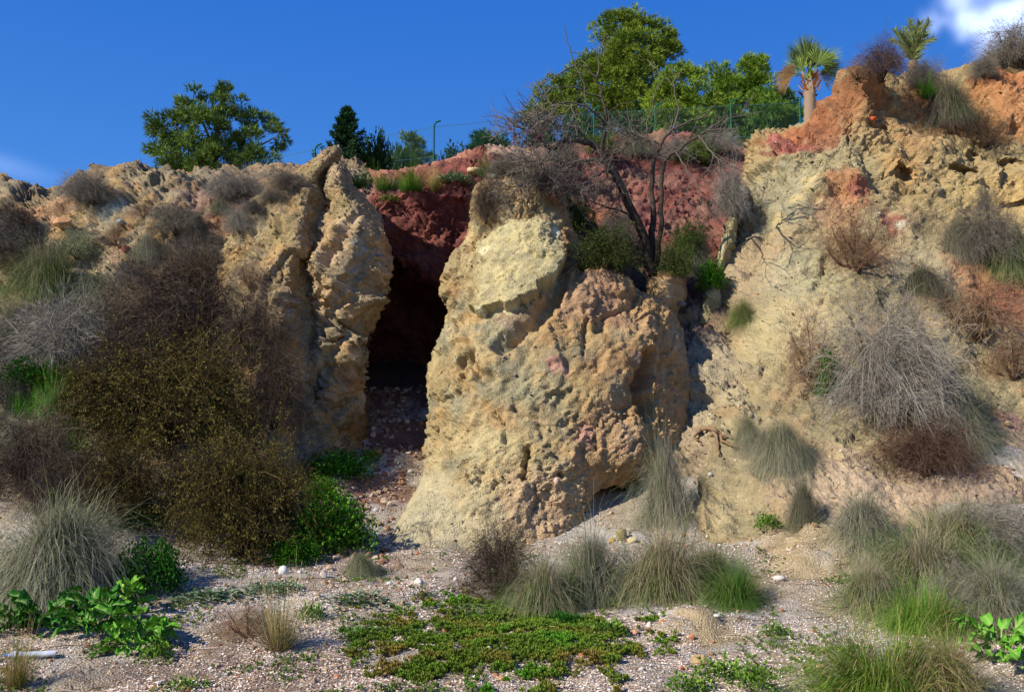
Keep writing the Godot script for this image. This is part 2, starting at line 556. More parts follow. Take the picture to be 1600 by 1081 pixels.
func build_left_slope() -> void:
	var far := [[900, 10.0], [760, 11.0], [600, 12.5], [450, 14.0], [345, 15.5], [300, 17.0], [315, 22.0], [330, 24.0]]
	var net := netcols([column(-1600, far), column(-500, far), column(-200, [[900, 9.6], [760, 11], [620, 12.2], [470, 13.8], [350, 15.5], [308, 16.5], [318, 22], [335, 24]]),
		column(0, [[880, 9.5], [750, 10.8], [620, 12], [480, 13.5], [375, 15], [297, 16.5], [312, 22], [330, 24]]),
		column(75, [[875, 9.6], [745, 10.9], [615, 12.1], [480, 13.5], [378, 14.8], [312, 16.0], [318, 22], [330, 24]]),
		column(140, [[865, 9.7], [735, 10.9], [605, 12.1], [470, 13.5], [370, 14.7], [296, 15.9], [312, 22], [330, 24]]),
		column(195, [[860, 9.8], [730, 11.0], [600, 12.2], [470, 13.4], [365, 14.5], [279, 15.7], [300, 22], [325, 24]]),
		column(255, [[855, 10.0], [725, 11.1], [600, 12.2], [470, 13.3], [365, 14.4], [288, 15.5], [300, 22], [320, 24]]),
		column(320, [[850, 10.3], [720, 11.4], [600, 12.3], [470, 13.4], [370, 14.5], [298, 15.6], [300, 22], [315, 24]]),
		column(390, [[840, 10.6], [720, 11.7], [600, 12.7], [470, 13.7], [365, 14.7], [290, 15.8], [280, 21], [290, 24]]),
		column(460, [[800, 11.3], [710, 12.2], [600, 13.2], [480, 14.0], [370, 14.8], [292, 15.7], [272, 21], [285, 24]]),
		column(540, [[760, 11.9], [700, 12.7], [600, 13.8], [480, 14.6], [380, 15.1], [300, 15.5], [268, 21], [280, 24]]),
		column(570, [[740, 14.5], [680, 15.0], [600, 15.2], [480, 15.4], [390, 15.6], [310, 15.8], [268, 21], [280, 24]])])
	var bed := Vector3(0.5, 0.75, 0.2).normalized()
	var mk := marks([[180, 330, 15.2, 26, lin(160, 166, 150), 0.8], [185, 395, 14.2, 22, RED, 0.7], [375, 270, 15.6, 40, OCHRE, 0.6], [350, 340, 14.9, 40, ORANGE, 0.45], [90, 320, 15.6, 60, lin(200, 140, 90), 0.6], [340, 300, 15.4, 60, lin(170, 120, 96), 0.7],
		[300, 340, 14.8, 50, lin(160, 112, 92), 0.6], [100, 355, 15, 40, OCHRE, 0.5], [150, 410, 13.9, 60, lin(190, 160, 116), 0.5]])
	var disp := func(p: Vector3, n: Vector3) -> Vector3:
		if absf(p.x) > 14.0 or p.z < -20.0: return Vector3.ZERO
		return crag(p, n, 0.36, 0.14, 0.12, 0.05, bed)
	var col := func(p: Vector3, n: Vector3) -> Color:
		var c := lin(164, 142, 104).lerp(lin(136, 114, 84), clampf(0.5 + n_col.get_noise_3dv(p) * 1.5, 0, 1))
		c = c.lerp(OCHRE, clampf(n_col.get_noise_3dv(p * 1.4 + Vector3(20, 3, 0)) * 1.6, 0, 0.7))
		c = paint(c, p, mk)
		if p.z < -17.0: c = c.lerp(lin(150, 118, 84), 0.6)
		return speckle(c, p, 0.4)
	left_s = loft(net, 0.042, false, disp, col, 8.5)
	tag(put("left_hillside", left_s.mesh, M.earth), "tan crumbling hillside on the left under scrub", "", "", "structure")

func build_cave() -> void:
	var side_l := [[760, 11.6], [690, 12.6], [560, 13.0], [440, 13.2], [420, 13.3], [400, 13.5], [370, 14.0], [330, 14.6], [300, 15.2], [268, 19.0], [268, 25.0]]
	var wall := func(px: float, rim: float, d: float, back: float, lip: float) -> Array:
		return column(px, [[700, back - 1.6], [625, back], [530, back + 0.3], [455, back - 0.2], [lip + 22, back - 0.9], [lip, d - 0.35], [lip - 35, d - 0.42], [lerpf(rim, lip, 0.35), d - 0.25], [rim, d], [rim - 24, d + 3.2], [rim - 30, d + 9.5]])
	var net := netcols([column(470, side_l), wall.call(525, 312, 15.0, 16.2, 405), wall.call(570, 306, 15.2, 16.5, 392), wall.call(610, 302, 15.3, 16.7, 402), wall.call(650, 294, 15.3, 16.7, 415), wall.call(695, 280, 15.3, 16.5, 430), wall.call(735, 268, 15.4, 15.9, 418), column(775, [[740, 11.8], [680, 12.2], [560, 12.8], [460, 13.2], [430, 13.4], [410, 13.6], [380, 14.0], [330, 14.7], [262, 15.6], [240, 19], [235, 25]]),
		column(830, [[740, 11.6], [680, 12.0], [560, 12.6], [460, 13.1], [430, 13.3], [410, 13.5], [380, 13.9], [330, 14.8], [258, 16.0], [238, 19], [235, 25]])])
	var bed := Vector3(-0.55, 0.8, 0.1).normalized()
	var mk := marks([[560, 300, 15.8, 36, lin(176, 120, 96), 0.8], [640, 285, 16.5, 70, lin(196, 124, 92), 0.8], [620, 300, 15.3, 22, lin(150, 118, 104), 0.7], [600, 270, 18.0, 90, lin(190, 126, 96), 0.7], [715, 400, 14.8, 18, ORANGE, 0.7]])
	var disp := func(p: Vector3, n: Vector3) -> Vector3:
		if p.z < -17.8: return n * n_mid.get_noise_3dv(p) * 0.06
		return crag(p, n, 0.30, 0.12, 0.12, 0.05, bed)
	var col := func(p: Vector3, n: Vector3) -> Color:
		var c := RED.lerp(lin(112, 50, 42), clampf(0.4 + n_col.get_noise_3dv(p * 1.5) * 1.6, 0, 1))
		c = c.lerp(RED2, clampf(n_col2.get_noise_3dv(p * 0.7) * 1.6, 0, 0.6))
		if p.z < -16.0 and p.y > 5.6: c = c.lerp(lin(182, 116, 84), sstep(16.0, 17.0, -p.z))
		c = paint(c, p, mk)
		return speckle(c, p, 0.35)
	var s := loft(net, 0.04, false, disp, col)
	wall_s = s
	tag(put("red_cave_wall", s.mesh, M.earth), "dark red earth wall with a small cave under it", "", "", "structure")

func build_gully() -> void:
	var net := netcols([column(760, [[720, 13.2], [620, 13.6], [520, 13.9], [430, 14.1], [350, 14.4], [290, 14.9], [245, 15.8], [228, 19], [240, 25]]),
		column(850, [[720, 12.2], [620, 12.8], [520, 13.3], [430, 13.8], [350, 14.3], [285, 14.9], [246, 15.9], [246, 19], [260, 25]]),
		column(930, [[720, 11.5], [620, 12.2], [520, 13.0], [430, 13.7], [370, 14.4], [300, 15.4], [234, 16.4], [236, 20], [250, 26]]),
		column(1000, [[720, 11.6], [620, 12.6], [520, 13.5], [430, 14.1], [380, 14.6], [300, 15.8], [228, 16.7], [230, 20], [245, 26]]),
		column(1050, [[720, 11.2], [640, 12.1], [540, 13.1], [455, 14.0], [385, 14.8], [305, 16.0], [230, 16.9], [230, 20], [245, 26]]),
		column(1100, [[720, 11.0], [640, 11.8], [545, 12.8], [465, 13.8], [395, 14.9], [310, 16.0], [238, 17.0], [232, 20], [245, 26]]),
		column(1180, [[720, 10.8], [640, 11.6], [540, 12.7], [450, 13.7], [380, 14.8], [300, 15.8], [246, 16.8], [236, 20], [245, 26]]),
		column(1290, [[720, 10.8], [640, 11.4], [540, 12.4], [450, 13.6], [370, 15.0], [290, 16.2], [226, 17.2], [215, 20], [235, 26]])])
	var bed := Vector3(0.3, 0.9, 0.2).normalized()
	var mk := marks([[1090, 560, 12.0, 120, lin(176, 152, 112), 0.95], [1060, 660, 11.2, 90, lin(170, 140, 104), 0.95], [1140, 610, 11.4, 90, lin(184, 160, 116), 0.9], [1000, 210, 17.5, 60, lin(150, 110, 80), 0.5], [940, 330, 14.8, 30, ORANGE, 0.8], [900, 300, 15.0, 40, RED2, 0.6],
		[1020, 410, 14.2, 60, lin(120, 90, 66), 0.8], [1150, 230, 17, 40, lin(150, 110, 88), 0.6]])
	var disp := func(p: Vector3, n: Vector3) -> Vector3:
		if p.z < -18.5: return n * n_mid.get_noise_3dv(p) * 0.06
		return crag(p, n, 0.22, 0.15, 0.14, 0.06, bed)
	var col := func(p: Vector3, n: Vector3) -> Color:
		var c := lin(132, 68, 56).lerp(lin(158, 96, 80), clampf(0.4 + n_col.get_noise_3dv(p * 1.3) * 1.5, 0, 1))
		c = c.lerp(lin(150, 116, 86), clampf(n_col.get_noise_3dv(p * 0.9 + Vector3(0, 50, 0)) * 1.5, 0, 0.75))
		c = c.lerp(lin(180, 140, 112), 1.0 - sstep(0.2, 1.0, p.x + n_mid.get_noise_3dv(p) * 0.4))
		c = c.lerp(lin(174, 148, 108), 1.0 - sstep(2.6, 4.2, p.y + n_mid.get_noise_3dv(p) * 0.5))
		c = paint(c, p, mk)
		return speckle(c, p, 0.38)
	var s := loft(net, 0.045, false, disp, col)
	gully_s = s
	tag(put("gully_slope", s.mesh, M.earth), "red earth gully slope behind the dead tree", "", "", "structure")

func back(list: Array) -> Array:           # the right slope leans back as it rises
	for q in list: q[2] += clampf(800.0 - q[1], 0.0, 800.0) * 0.0021
	return list

func build_right_slope() -> void:
	var list := [[[1180, 800, 12.5], [1200, 700, 13.6], [1200, 600, 14.4], [1205, 500, 15.0], [1210, 440, 15.4], [1215, 370, 15.8], [1220, 300, 16.2], [1225, 245, 16.6], [1230, 222, 17.0], [1240, 215, 18.5], [1250, 230, 23]],
		[[1100, 800, 9.9], [1108, 700, 10.9], [1140, 600, 11.8], [1140, 500, 12.6], [1120, 440, 12.9], [1140, 370, 13.3], [1167, 300, 13.6], [1180, 245, 13.9], [1196, 220, 14.3], [1215, 205, 17], [1225, 225, 23]],
		column(1225, [[800, 9.7], [700, 10.5], [600, 11.2], [500, 11.8], [430, 12.2], [360, 12.6], [285, 13.0], [240, 13.4], [216, 13.9], [218, 17], [220, 23]]),
		column(1280, [[800, 9.6], [700, 10.4], [600, 11.0], [500, 11.6], [425, 12.1], [350, 12.5], [270, 12.9], [214, 13.3], [184, 13.8], [194, 17], [200, 23]]),
		column(1335, [[800, 9.5], [700, 10.3], [600, 10.95], [500, 11.55], [420, 12.0], [340, 12.4], [255, 12.8], [174, 13.2], [138, 13.7], [154, 17], [180, 23]]),
		column(1390, [[800, 9.5], [700, 10.3], [600, 11.0], [500, 11.6], [420, 12.1], [340, 12.6], [260, 13.0], [180, 13.5], [130, 14.0], [140, 17], [170, 23]]),
		column(1460, [[790, 9.6], [700, 10.4], [600, 11.1], [500, 11.8], [420, 12.3], [340, 12.8], [260, 13.2], [190, 13.7], [135, 14.3], [140, 17], [165, 23]]),
		column(1530, [[780, 9.7], [690, 10.6], [600, 11.3], [500, 12.0], [420, 12.5], [340, 12.9], [255, 13.3], [170, 13.8], [108, 14.3], [115, 17], [140, 23]]),
		column(1600, [[780, 9.7], [690, 10.6], [600, 11.3], [500, 12.0], [415, 12.5], [325, 12.9], [235, 13.3], [150, 13.8], [88, 14.3], [95, 17], [120, 23]]),
		column(1750, [[780, 9.7], [690, 10.6], [600, 11.3], [500, 12.0], [405, 12.6], [310, 13.1], [210, 13.6], [130, 14.0], [60, 14.5], [65, 17], [100, 23]]),
		column(2100, [[780, 9.7], [690, 10.6], [600, 11.3], [500, 12.0], [405, 12.6], [310, 13.1], [210, 13.6], [130, 14.0], [40, 14.5], [45, 17], [100, 23]]),
		column(3600, [[780, 9.7], [690, 10.6], [600, 11.3], [500, 12.0], [405, 12.6], [310, 13.1], [210, 13.6], [130, 14.0], [60, 14.5], [65, 17], [120, 23]])]
	for c in list:
		back(c)
		c.push_front([c[0][0], 868, c[0][2] - 0.45])
	var net := netcols(list)
	var bed := Vector3(0.55, 0.8, 0.15).normalized()
	var yellow := lin(214, 182, 112)
	var mk := marks(back([[1215, 320, 13.1, 90, lin(166, 158, 124), 0.6], [1300, 250, 12.9, 90, lin(168, 154, 112), 0.5], [1180, 420, 12.6, 90, lin(196, 160, 112), 0.6], [1230, 215, 13.4, 46, lin(188, 92, 78), 0.85], [1285, 205, 13.3, 40, lin(176, 92, 70), 0.7],
		[1275, 295, 12.8, 28, yellow, 0.95], [1290, 312, 12.7, 20, yellow, 0.9], [1245, 312, 12.7, 14, yellow, 0.8], [1215, 345, 12.7, 15, yellow, 0.8], [1325, 295, 12.6, 44, lin(194, 120, 62), 0.8], [1345, 290, 12.6, 20, lin(196, 100, 76), 0.6], [1310, 330, 12.5, 40, lin(190, 130, 84), 0.6],
		[1340, 160, 13.4, 66, lin(166, 94, 48), 0.8], [1290, 185, 13.5, 60, lin(170, 104, 54), 0.75], [1235, 210, 13.9, 40, ORANGE, 0.75], [1195, 235, 14.1, 26, lin(180, 116, 58), 0.8], [1440, 165, 13.8, 50, lin(178, 112, 52), 0.75], [1400, 205, 13.2, 70, lin(196, 152, 84), 0.6],
		[1570, 125, 14.0, 60, lin(196, 112, 48), 0.9], [1540, 165, 13.8, 75, lin(196, 126, 62), 0.8], [1480, 175, 13.7, 55, lin(188, 118, 58), 0.7], [1600, 190, 13.7, 60, lin(200, 128, 62), 0.75], [1430, 200, 13.3, 50, lin(190, 138, 78), 0.6], [1260, 190, 13.6, 36, lin(178, 104, 54), 0.8], [1410, 265, 13.0, 36, OCHRE, 0.75], [1395, 345, 12.5, 26, lin(184, 104, 76), 0.8], [1410, 350, 12.5, 12, PALE, 0.9], [1560, 440, 12.2, 90, lin(186, 112, 62), 0.75], [1590, 480, 12.0, 60, lin(150, 78, 52), 0.7],
		[1540, 320, 12.8, 60, lin(204, 166, 88), 0.6], [1590, 300, 12.9, 60, lin(204, 160, 78), 0.6], [1440, 430, 12.1, 70, lin(206, 180, 130), 0.5], [1480, 780, 10.0, 120, lin(190, 150, 116), 0.8], [1330, 780, 9.8, 120, lin(196, 162, 124), 0.8], [1560, 690, 10.6, 80, lin(200, 160, 122), 0.7],
		[1575, 655, 10.9, 30, lin(196, 130, 106), 0.6], [1230, 520, 11.8, 90, lin(204, 178, 118), 0.6], [1250, 430, 12.2, 70, lin(178, 166, 120), 0.6]]))
	var gaps := []                 # overhangs and pockets: [centre, half width, half height, depth]
	for q in back([[1412, 276, 13.0, 24, 11, 0.45], [1505, 268, 13.2, 22, 9, 0.32], [1582, 258, 13.3, 20, 11, 0.35], [1596, 318, 12.9, 22, 8, 0.35], [1375, 200, 13.2, 20, 7, 0.25], [1525, 245, 13.3, 9, 16, 0.3], [1586, 205, 13.5, 8, 8, 0.2], [1455, 255, 13.2, 8, 8, 0.15]]):
		gaps.append([W(q[0], q[1], q[2]), q[3] * q[2] / F, q[4] * q[2] / F, q[5]])
	var humps := []
	for q in back([[1338, 150, 13.5, 34, 0.34], [1375, 160, 13.6, 26, 0.22], [1300, 180, 13.6, 24, 0.16], [1395, 255, 12.9, 30, 0.2], [1425, 250, 12.9, 24, 0.18], [1280, 300, 12.7, 26, 0.14], [1520, 290, 13.0, 40, 0.14], [1265, 205, 13.5, 18, 0.1], [1345, 185, 13.3, 26, 0.18], [1440, 150, 14, 34, 0.15]]):
		humps.append([W(q[0], q[1], q[2]), q[3] * q[2] / F, q[4]])
	var clefts: Array[PackedVector2Array] = []
	for l in [[[1282, 470], [1268, 505], [1252, 545], [1225, 580], [1200, 620], [1178, 655]], [[1245, 590], [1232, 625], [1205, 650]], [[1215, 560], [1185, 590], [1160, 625]], [[1300, 560], [1270, 610], [1245, 640]], [[1285, 400], [1282, 430], [1272, 450]], [[1200, 350], [1180, 400], [1175, 430]]]:
		var line := PackedVector2Array()
		for q in l:
			var p := W(q[0], q[1], lerpf(10.4, 12.4, (700.0 - q[1]) / 300.0) + (800.0 - q[1]) * 0.0021)
			line.append(Vector2(p.x, p.y))
		clefts.append(line)
	var disp := func(p: Vector3, n: Vector3) -> Vector3:
		if absf(p.x) > 12.0 or p.z < -17.5: return Vector3.ZERO
		var top := sstep(4.6, 6.0, p.y + n_mid.get_noise_3dv(p * 0.5) * 0.6)
		var o := crag(p, n, 0.2 + 0.1 * top, 0.065 + 0.06 * top, 0.05 + 0.05 * top, 0.026 + 0.026 * top, bed)
		for g in gaps:
			var v: Vector3 = (p + o - g[0]) / Vector3(g[1], g[2], 0.7) + Vector3(n_mid.get_noise_3dv(p * 1.6), n_mid.get_noise_3dv(p * 1.6 + Vector3(8, 8, 8)), 0) * 0.9
			var l := v.length()
			if l < 1.3: o -= Vector3(0, -0.25, 1.0) * (g[3] * 0.55 * (1.0 - sstep(0.75, 1.2, l)))
		for g in humps:
			var l: float = p.distance_to(g[0]) / g[1] + n_mid.get_noise_3dv(p * 1.3) * 0.4
			if l < 1.2: o += n * (g[2] * (1.0 - sstep(0.2, 1.15, l)))
		var q := Vector2(p.x, p.y) + Vector2(n_mid.get_noise_3dv(p * 2.0), n_fine.get_noise_3dv(p)) * 0.07
		for line in clefts:
			if q.distance_to(line[line.size() / 2]) < 1.8:
				var d := near_line(q, line)
				if d < 0.08: o -= n * 0.11 * (1.0 - sstep(0.012, 0.07, d)) * clampf(0.6 + n_fine.get_noise_3dv(p * 0.3), 0, 1)
		return o
	var col := func(p: Vector3, n: Vector3) -> Color:
		var c := lin(172, 148, 98).lerp(lin(150, 130, 88), clampf(0.5 + n_col.get_noise_3dv(p) * 1.6, 0, 1))
		c = c.lerp(lin(188, 142, 92), clampf(n_col.get_noise_3dv(p * 1.1 + Vector3(0, 30, 4)) * 1.4, 0, 0.5))
		var top := sstep(4.5, 5.6, p.y + n_col.get_noise_3dv(p) * 0.8)
		c = c.lerp(lin(184, 150, 88), top * 0.75)
		c = paint(c, p, mk)
		return speckle(c, p, 0.34)
	slope_s = loft(net, 0.036, false, disp, col, 8.5)
	tag(put("right_slope", slope_s.mesh, M.earth), "tan and orange earth slope on the right", "", "", "structure")

# ---------------------------------------------------------------- the standing rocks
# row: [py, left px, right px, front distance, left edge distance, right edge distance, back distance, where the front ridge runs 0..1]
func rock_net(rows: Array) -> Array:
	var net := []
	for c in 8: net.append([])
	for r in rows:
		var py: float = r[0]
		var l: float = r[1]
		var w: float = r[2] - r[1]
		var m: float = r[7]
		net[0].append(W(l, py, r[4]))
		net[1].append(W(l + w * m * 0.4, py, lerpf(r[3], r[4], 0.24)))
		net[2].append(W(l + w * m, py, r[3]))
		net[3].append(W(l + w * lerpf(m, 1.0, 0.62 if r.size() < 9 else 0.42), py, lerpf(r[3], r[5], 0.3 if r.size() < 9 else r[8])))
		net[4].append(W(r[2], py, r[5]))
		net[5].append(W(l + w * 0.86, py, lerpf(r[5], r[6], 0.85)))
		net[6].append(W(l + w * 0.5, py, r[6]))
		net[7].append(W(l + w * 0.14, py, lerpf(r[4], r[6], 0.85)))
	return net

func flat_line(pts: Array, dist: Callable) -> PackedVector2Array:
	var out := PackedVector2Array()
	for q in pts:
		var p := W(q[0], q[1], dist.call(q[1]))
		out.append(Vector2(p.x, p.y))
	return out

var outcrop_s: Dictionary
var pin_s: Dictionary
var pillar_s: Dictionary
func build_outcrop() -> void:
	var rows := [[905, 575, 965, 9.95, 10.15, 10.9, 12.6, 0.5], [855, 604, 975, 10.22, 10.4, 11.0, 12.8, 0.5], [805, 632, 985, 10.4, 10.75, 11.3, 13.0, 0.5], [762, 656, 1000, 10.5, 11.1, 11.6, 13.2, 0.5], [720, 670, 1050, 10.6, 11.4, 11.7, 13.4, 0.5],
		[680, 672, 1067, 10.7, 11.5, 11.9, 13.5, 0.5], [630, 664, 1072, 10.85, 11.6, 12.1, 13.6, 0.5], [580, 668, 1070, 11.0, 11.7, 12.3, 13.7, 0.5], [530, 682, 1062, 11.2, 11.9, 12.4, 13.8, 0.5], [490, 694, 1048, 11.38, 12.1, 12.5, 13.9, 0.5],
		[455, 690, 1004, 11.55, 12.3, 12.6, 14.0, 0.5], [425, 698, 964, 11.72, 12.4, 12.7, 14.1, 0.48], [395, 710, 926, 11.9, 12.5, 12.9, 14.2, 0.48], [365, 734, 902, 12.08, 12.6, 13.0, 14.3, 0.5], [335, 738, 894, 12.26, 12.7, 13.2, 14.5, 0.5],
		[305, 742, 884, 12.45, 12.9, 13.4, 14.7, 0.5], [284, 752, 862, 12.65, 13.1, 13.6, 14.9, 0.5], [268, 766, 842, 12.95, 13.3, 13.8, 15.0, 0.5], [258, 780, 830, 13.6, 13.8, 14.1, 15.0, 0.5], [252, 800, 812, 14.4, 14.5, 14.6, 15.0, 0.5]]
	var dist := func(py: float) -> float: return lerpf(10.75, 12.6, clampf((690.0 - py) / 405.0, -0.4, 1.0))
	var slab := flat_line([[748, 372], [790, 350], [838, 346], [868, 358], [877, 388], [876, 425], [862, 450], [838, 462], [826, 482], [798, 492], [772, 490], [742, 497], [735, 484], [752, 466], [745, 440], [760, 415], [742, 396]], dist)
	var clefts := []
	for c in [[[[884, 385], [882, 430], [866, 468], [842, 500], [812, 526], [786, 545]], 0.15, 0.19], [[[768, 596], [748, 588], [738, 560]], 0.1, 0.14], [[[716, 610], [722, 580], [726, 560]], 0.09, 0.13], [[[818, 745], [826, 720], [828, 704]], 0.045, 0.16],
			[[[690, 680], [700, 690], [702, 715]], 0.04, 0.05], [[[935, 515], [945, 495], [985, 475], [1000, 458]], 0.07, 0.09], [[[872, 738], [876, 744]], 0.05, 0.13], [[[960, 380], [925, 395], [905, 420], [896, 440]], 0.07, 0.1], [[[905, 545], [915, 520], [918, 490]], 0.04, 0.06],
			[[[1012, 560], [1006, 600], [1016, 640]], 0.17, 0.34], [[[1000, 690], [985, 705]], 0.04, 0.06], [[[930, 670], [934, 700]], 0.03, 0.06], [[[790, 690], [784, 660], [776, 650]], 0.025, 0.06], [[[838, 800], [840, 770], [834, 756]], 0.025, 0.05], [[[770, 455], [790, 450]], 0.03, 0.04], [[[700, 470], [705, 500], [720, 520]], 0.05, 0.06], [[[955, 640], [985, 636]], 0.03, 0.05], [[[800, 640], [840, 655], [850, 690]], 0.03, 0.05], [[[880, 655], [905, 670]], 0.02, 0.04], [[[765, 720], [750, 760]], 0.03, 0.05]]:
		clefts.append([flat_line(c[0], dist), c[1], c[2]])
	var humps := []
	for q in [[765, 560, 46, 0.14], [715, 530, 44, 0.12], [700, 640, 34, 0.10], [820, 500, 60, 0.05], [745, 640, 40, 0.08], [985, 545, 60, 0.14], [960, 430, 50, 0.10], [1035, 600, 18, 0.1], [1000, 690, 50, 0.12], [930, 620, 50, 0.06], [760, 290, 30, 0.14], [850, 296, 30, 0.12], [712, 450, 26, 0.12], [870, 700, 40, 0.06], [780, 800, 60, 0.08], [905, 465, 26, 0.08], [890, 360, 20, 0.12]]:
		var p := W(q[0], q[1], dist.call(q[1]))
		humps.append([Vector2(p.x, p.y), q[2] * 11.0 / F, q[3]])
	var hollow := W(962, 800, 10.6)
	var bed := Vector3(-0.72, 0.62, 0.25).normalized()
	var mk := marks([[725, 345, 12.3, 26, lin(176, 168, 118), 0.7], [765, 285, 12.7, 34, lin(196, 150, 96), 0.7], [865, 300, 12.7, 26, lin(196, 118, 40), 0.9], [880, 375, 12.2, 22, lin(196, 130, 60), 0.7], [895, 365, 12.2, 10, lin(220, 150, 80), 0.9],
		[700, 450, 11.9, 22, lin(168, 112, 62), 0.6], [945, 420, 11.8, 50, lin(178, 124, 96), 0.5], [900, 470, 11.5, 40, lin(186, 136, 104), 0.45], [960, 475, 11.6, 46, lin(196, 140, 96), 0.6], [1000, 580, 11.4, 44, lin(192, 132, 70), 0.8], [995, 600, 11.4, 22, lin(180, 92, 58), 0.8], [1010, 500, 11.7, 36, lin(196, 150, 100), 0.6],
		[870, 568, 11.0, 17, lin(220, 140, 114), 0.65], [882, 580, 11.0, 13, lin(216, 146, 118), 0.6], [920, 672, 10.8, 17, lin(222, 142, 118), 0.65], [912, 685, 10.8, 16, lin(214, 150, 116), 0.55], [985, 690, 10.9, 40, lin(206, 160, 110), 0.7], [975, 700, 10.9, 10, lin(214, 140, 112), 0.5], [804, 531, 11.2, 7, lin(160, 66, 54), 1.0],
		[990, 560, 11.4, 16, lin(150, 142, 132), 0.6], [955, 650, 10.9, 40, lin(198, 152, 100), 0.6], [850, 640, 10.8, 60, lin(170, 154, 112), 0.5], [800, 600, 11.0, 44, lin(160, 148, 108), 0.75], [780, 520, 11.3, 30, lin(164, 152, 112), 0.6], [770, 790, 10.4, 70, lin(204, 178, 124), 0.6], [850, 790, 10.4, 70, lin(208, 164, 116), 0.65], [760, 690, 10.6, 50, lin(204, 180, 118), 0.6],
		[900, 760, 10.5, 50, lin(206, 166, 114), 0.6], [1050, 540, 12.3, 40, lin(180, 160, 128), 0.6], [800, 500, 11.4, 26, lin(178, 140, 116), 0.5]])
	var pale := marks([[760, 395, 12.0, 16, CREAM, 0.8], [800, 480, 11.5, 32, CREAM, 0.75], [752, 488, 11.5, 12, lin(240, 226, 170), 0.9], [840, 400, 11.9, 36, lin(214, 184, 106), 0.6], [835, 440, 11.7, 34, lin(218, 186, 104), 0.7], [815, 465, 11.6, 16, lin(240, 228, 182), 0.7], [868, 365, 12.1, 10, lin(232, 220, 180), 0.8], [790, 360, 12.1, 24, lin(196, 178, 120), 0.7]])
	var disp := func(p: Vector3, n: Vector3) -> Vector3:
		var face := sstep(-0.2, 0.45, n.z)
		var apron := sstep(0.25, -0.15, p.y - 1.05 + (p.x + 0.75) * 0.85 + n_mid.get_noise_3dv(p) * 0.25)
		var o := crag(p, n, 0.11, 0.085, 0.085, 0.016, bed)
		var drip := Vector3(p.x * 2.2, p.y * 0.55, p.z)
		o += n * (n_mid.get_noise_3dv(drip * 1.5) * 0.03 + n_fine.get_noise_3dv(drip * 0.9) * 0.012)
		o *= 1.0 - 0.72 * apron
		var q := Vector2(p.x, p.y) + Vector2(n_mid.get_noise_3dv(p * 1.8), n_mid.get_noise_3dv(p * 1.8 + Vector3(4, 4, 4))) * 0.09
		var on := edge_of(q, slab) if q.distance_to(slab[5]) < 2.0 else -1.0
		if on > -0.12:
			var low := sstep(0.05, 0.75, (q.x - slab[0].x) * 0.9 - (q.y - slab[0].y) * 0.8)
			var smooth := sstep(-0.01, 0.05, on)
			o = o.lerp(n * n_big.get_noise_3dv(p) * 0.1 + n * (n_mid.get_noise_3dv(p) * 0.03 + n_step.get_noise_3dv(warp(p, 0.15) * 1.9) * 0.03 + n_fine.get_noise_3dv(p) * 0.016 - (n_cell.get_noise_3dv(p) + 0.5) * 0.02), smooth * 0.65)
			o += (n + Vector3(0.12, -0.1, 0)) * sstep(-0.012, 0.02, on) * lerpf(0.03, 0.2, low) * face
		for c in clefts:
			var line: PackedVector2Array = c[0]
			if q.distance_to(line[line.size() / 2]) < 1.2:
				var d := near_line(q, line)
				if d < c[1]: o -= n * (c[2] * (1.0 - sstep(0.15, 1.0, d / c[1])) * face) * (0.0 if on > 0.0 else 1.0)
		for hp in humps:
			var l: float = q.distance_to(hp[0]) / hp[1]
			if l < 1.2: o += n * (hp[2] * 0.65 * (1.0 - sstep(0.2, 1.15, l)) * face)
		var v := (p - hollow) / Vector3(0.34, 0.26, 1.6) + Vector3(n_mid.get_noise_3dv(p * 1.4), n_mid.get_noise_3dv(p * 1.4 + Vector3(3, 0, 0)), 0) * 0.5
		o += Vector3(0, 0.1, -1.0) * (1.0 - sstep(0.75, 1.05, v.length())) * 0.9
		return o
	var col := func(p: Vector3, n: Vector3) -> Color:
		var c := TAN.lerp(TAN2, clampf(0.5 + n_col.get_noise_3dv(p * 1.2) * 1.7, 0, 1))
		c = c.lerp(GREY_GREEN, clampf(0.1 + n_col.get_noise_3dv(p * 1.7 + Vector3(13, 0, 5)) * 1.7, 0, 0.8))
		c = c.lerp(lin(198, 144, 78), clampf((p.x + 0.1) * 0.5 + n_col.get_noise_3dv(p * 1.4 + Vector3(0, 8, 0)) * 0.9, 0, 0.75))
		c = c.lerp(OCHRE, clampf(n_col2.get_noise_3dv(p * 0.5 + Vector3(2, 2, 2)) * 1.6 - 0.1, 0, 0.5))
		var apron := sstep(0.25, -0.15, p.y - 1.05 + (p.x + 0.75) * 0.85 + n_mid.get_noise_3dv(p) * 0.25)
		c = c.lerp(lin(196, 176, 130), apron * 0.8)
		c = paint(c, p, mk)
		var q := Vector2(p.x, p.y) + Vector2(n_mid.get_noise_3dv(p * 1.8), n_mid.get_noise_3dv(p * 1.8 + Vector3(4, 4, 4))) * 0.09
		if n.z > -0.1 and q.distance_to(slab[5]) < 1.6 and edge_of(q, slab) > -0.01:
			c = lin(208, 182, 116).lerp(lin(190, 168, 112), clampf(0.5 + n_col2.get_noise_3dv(p * 0.6) * 1.8, 0, 1))
			c = paint(c, p, pale)
		return speckle(c, p, 0.34)
	outcrop_s = loft(rock_net(rows), 0.02, true, disp, col, 1e9, 0.09)
	var o := put("rock_outcrop", outcrop_s.mesh, M.rock)
	tag(o, "tall tan and yellow earth outcrop in the centre with a pale slab on its face", "rock")

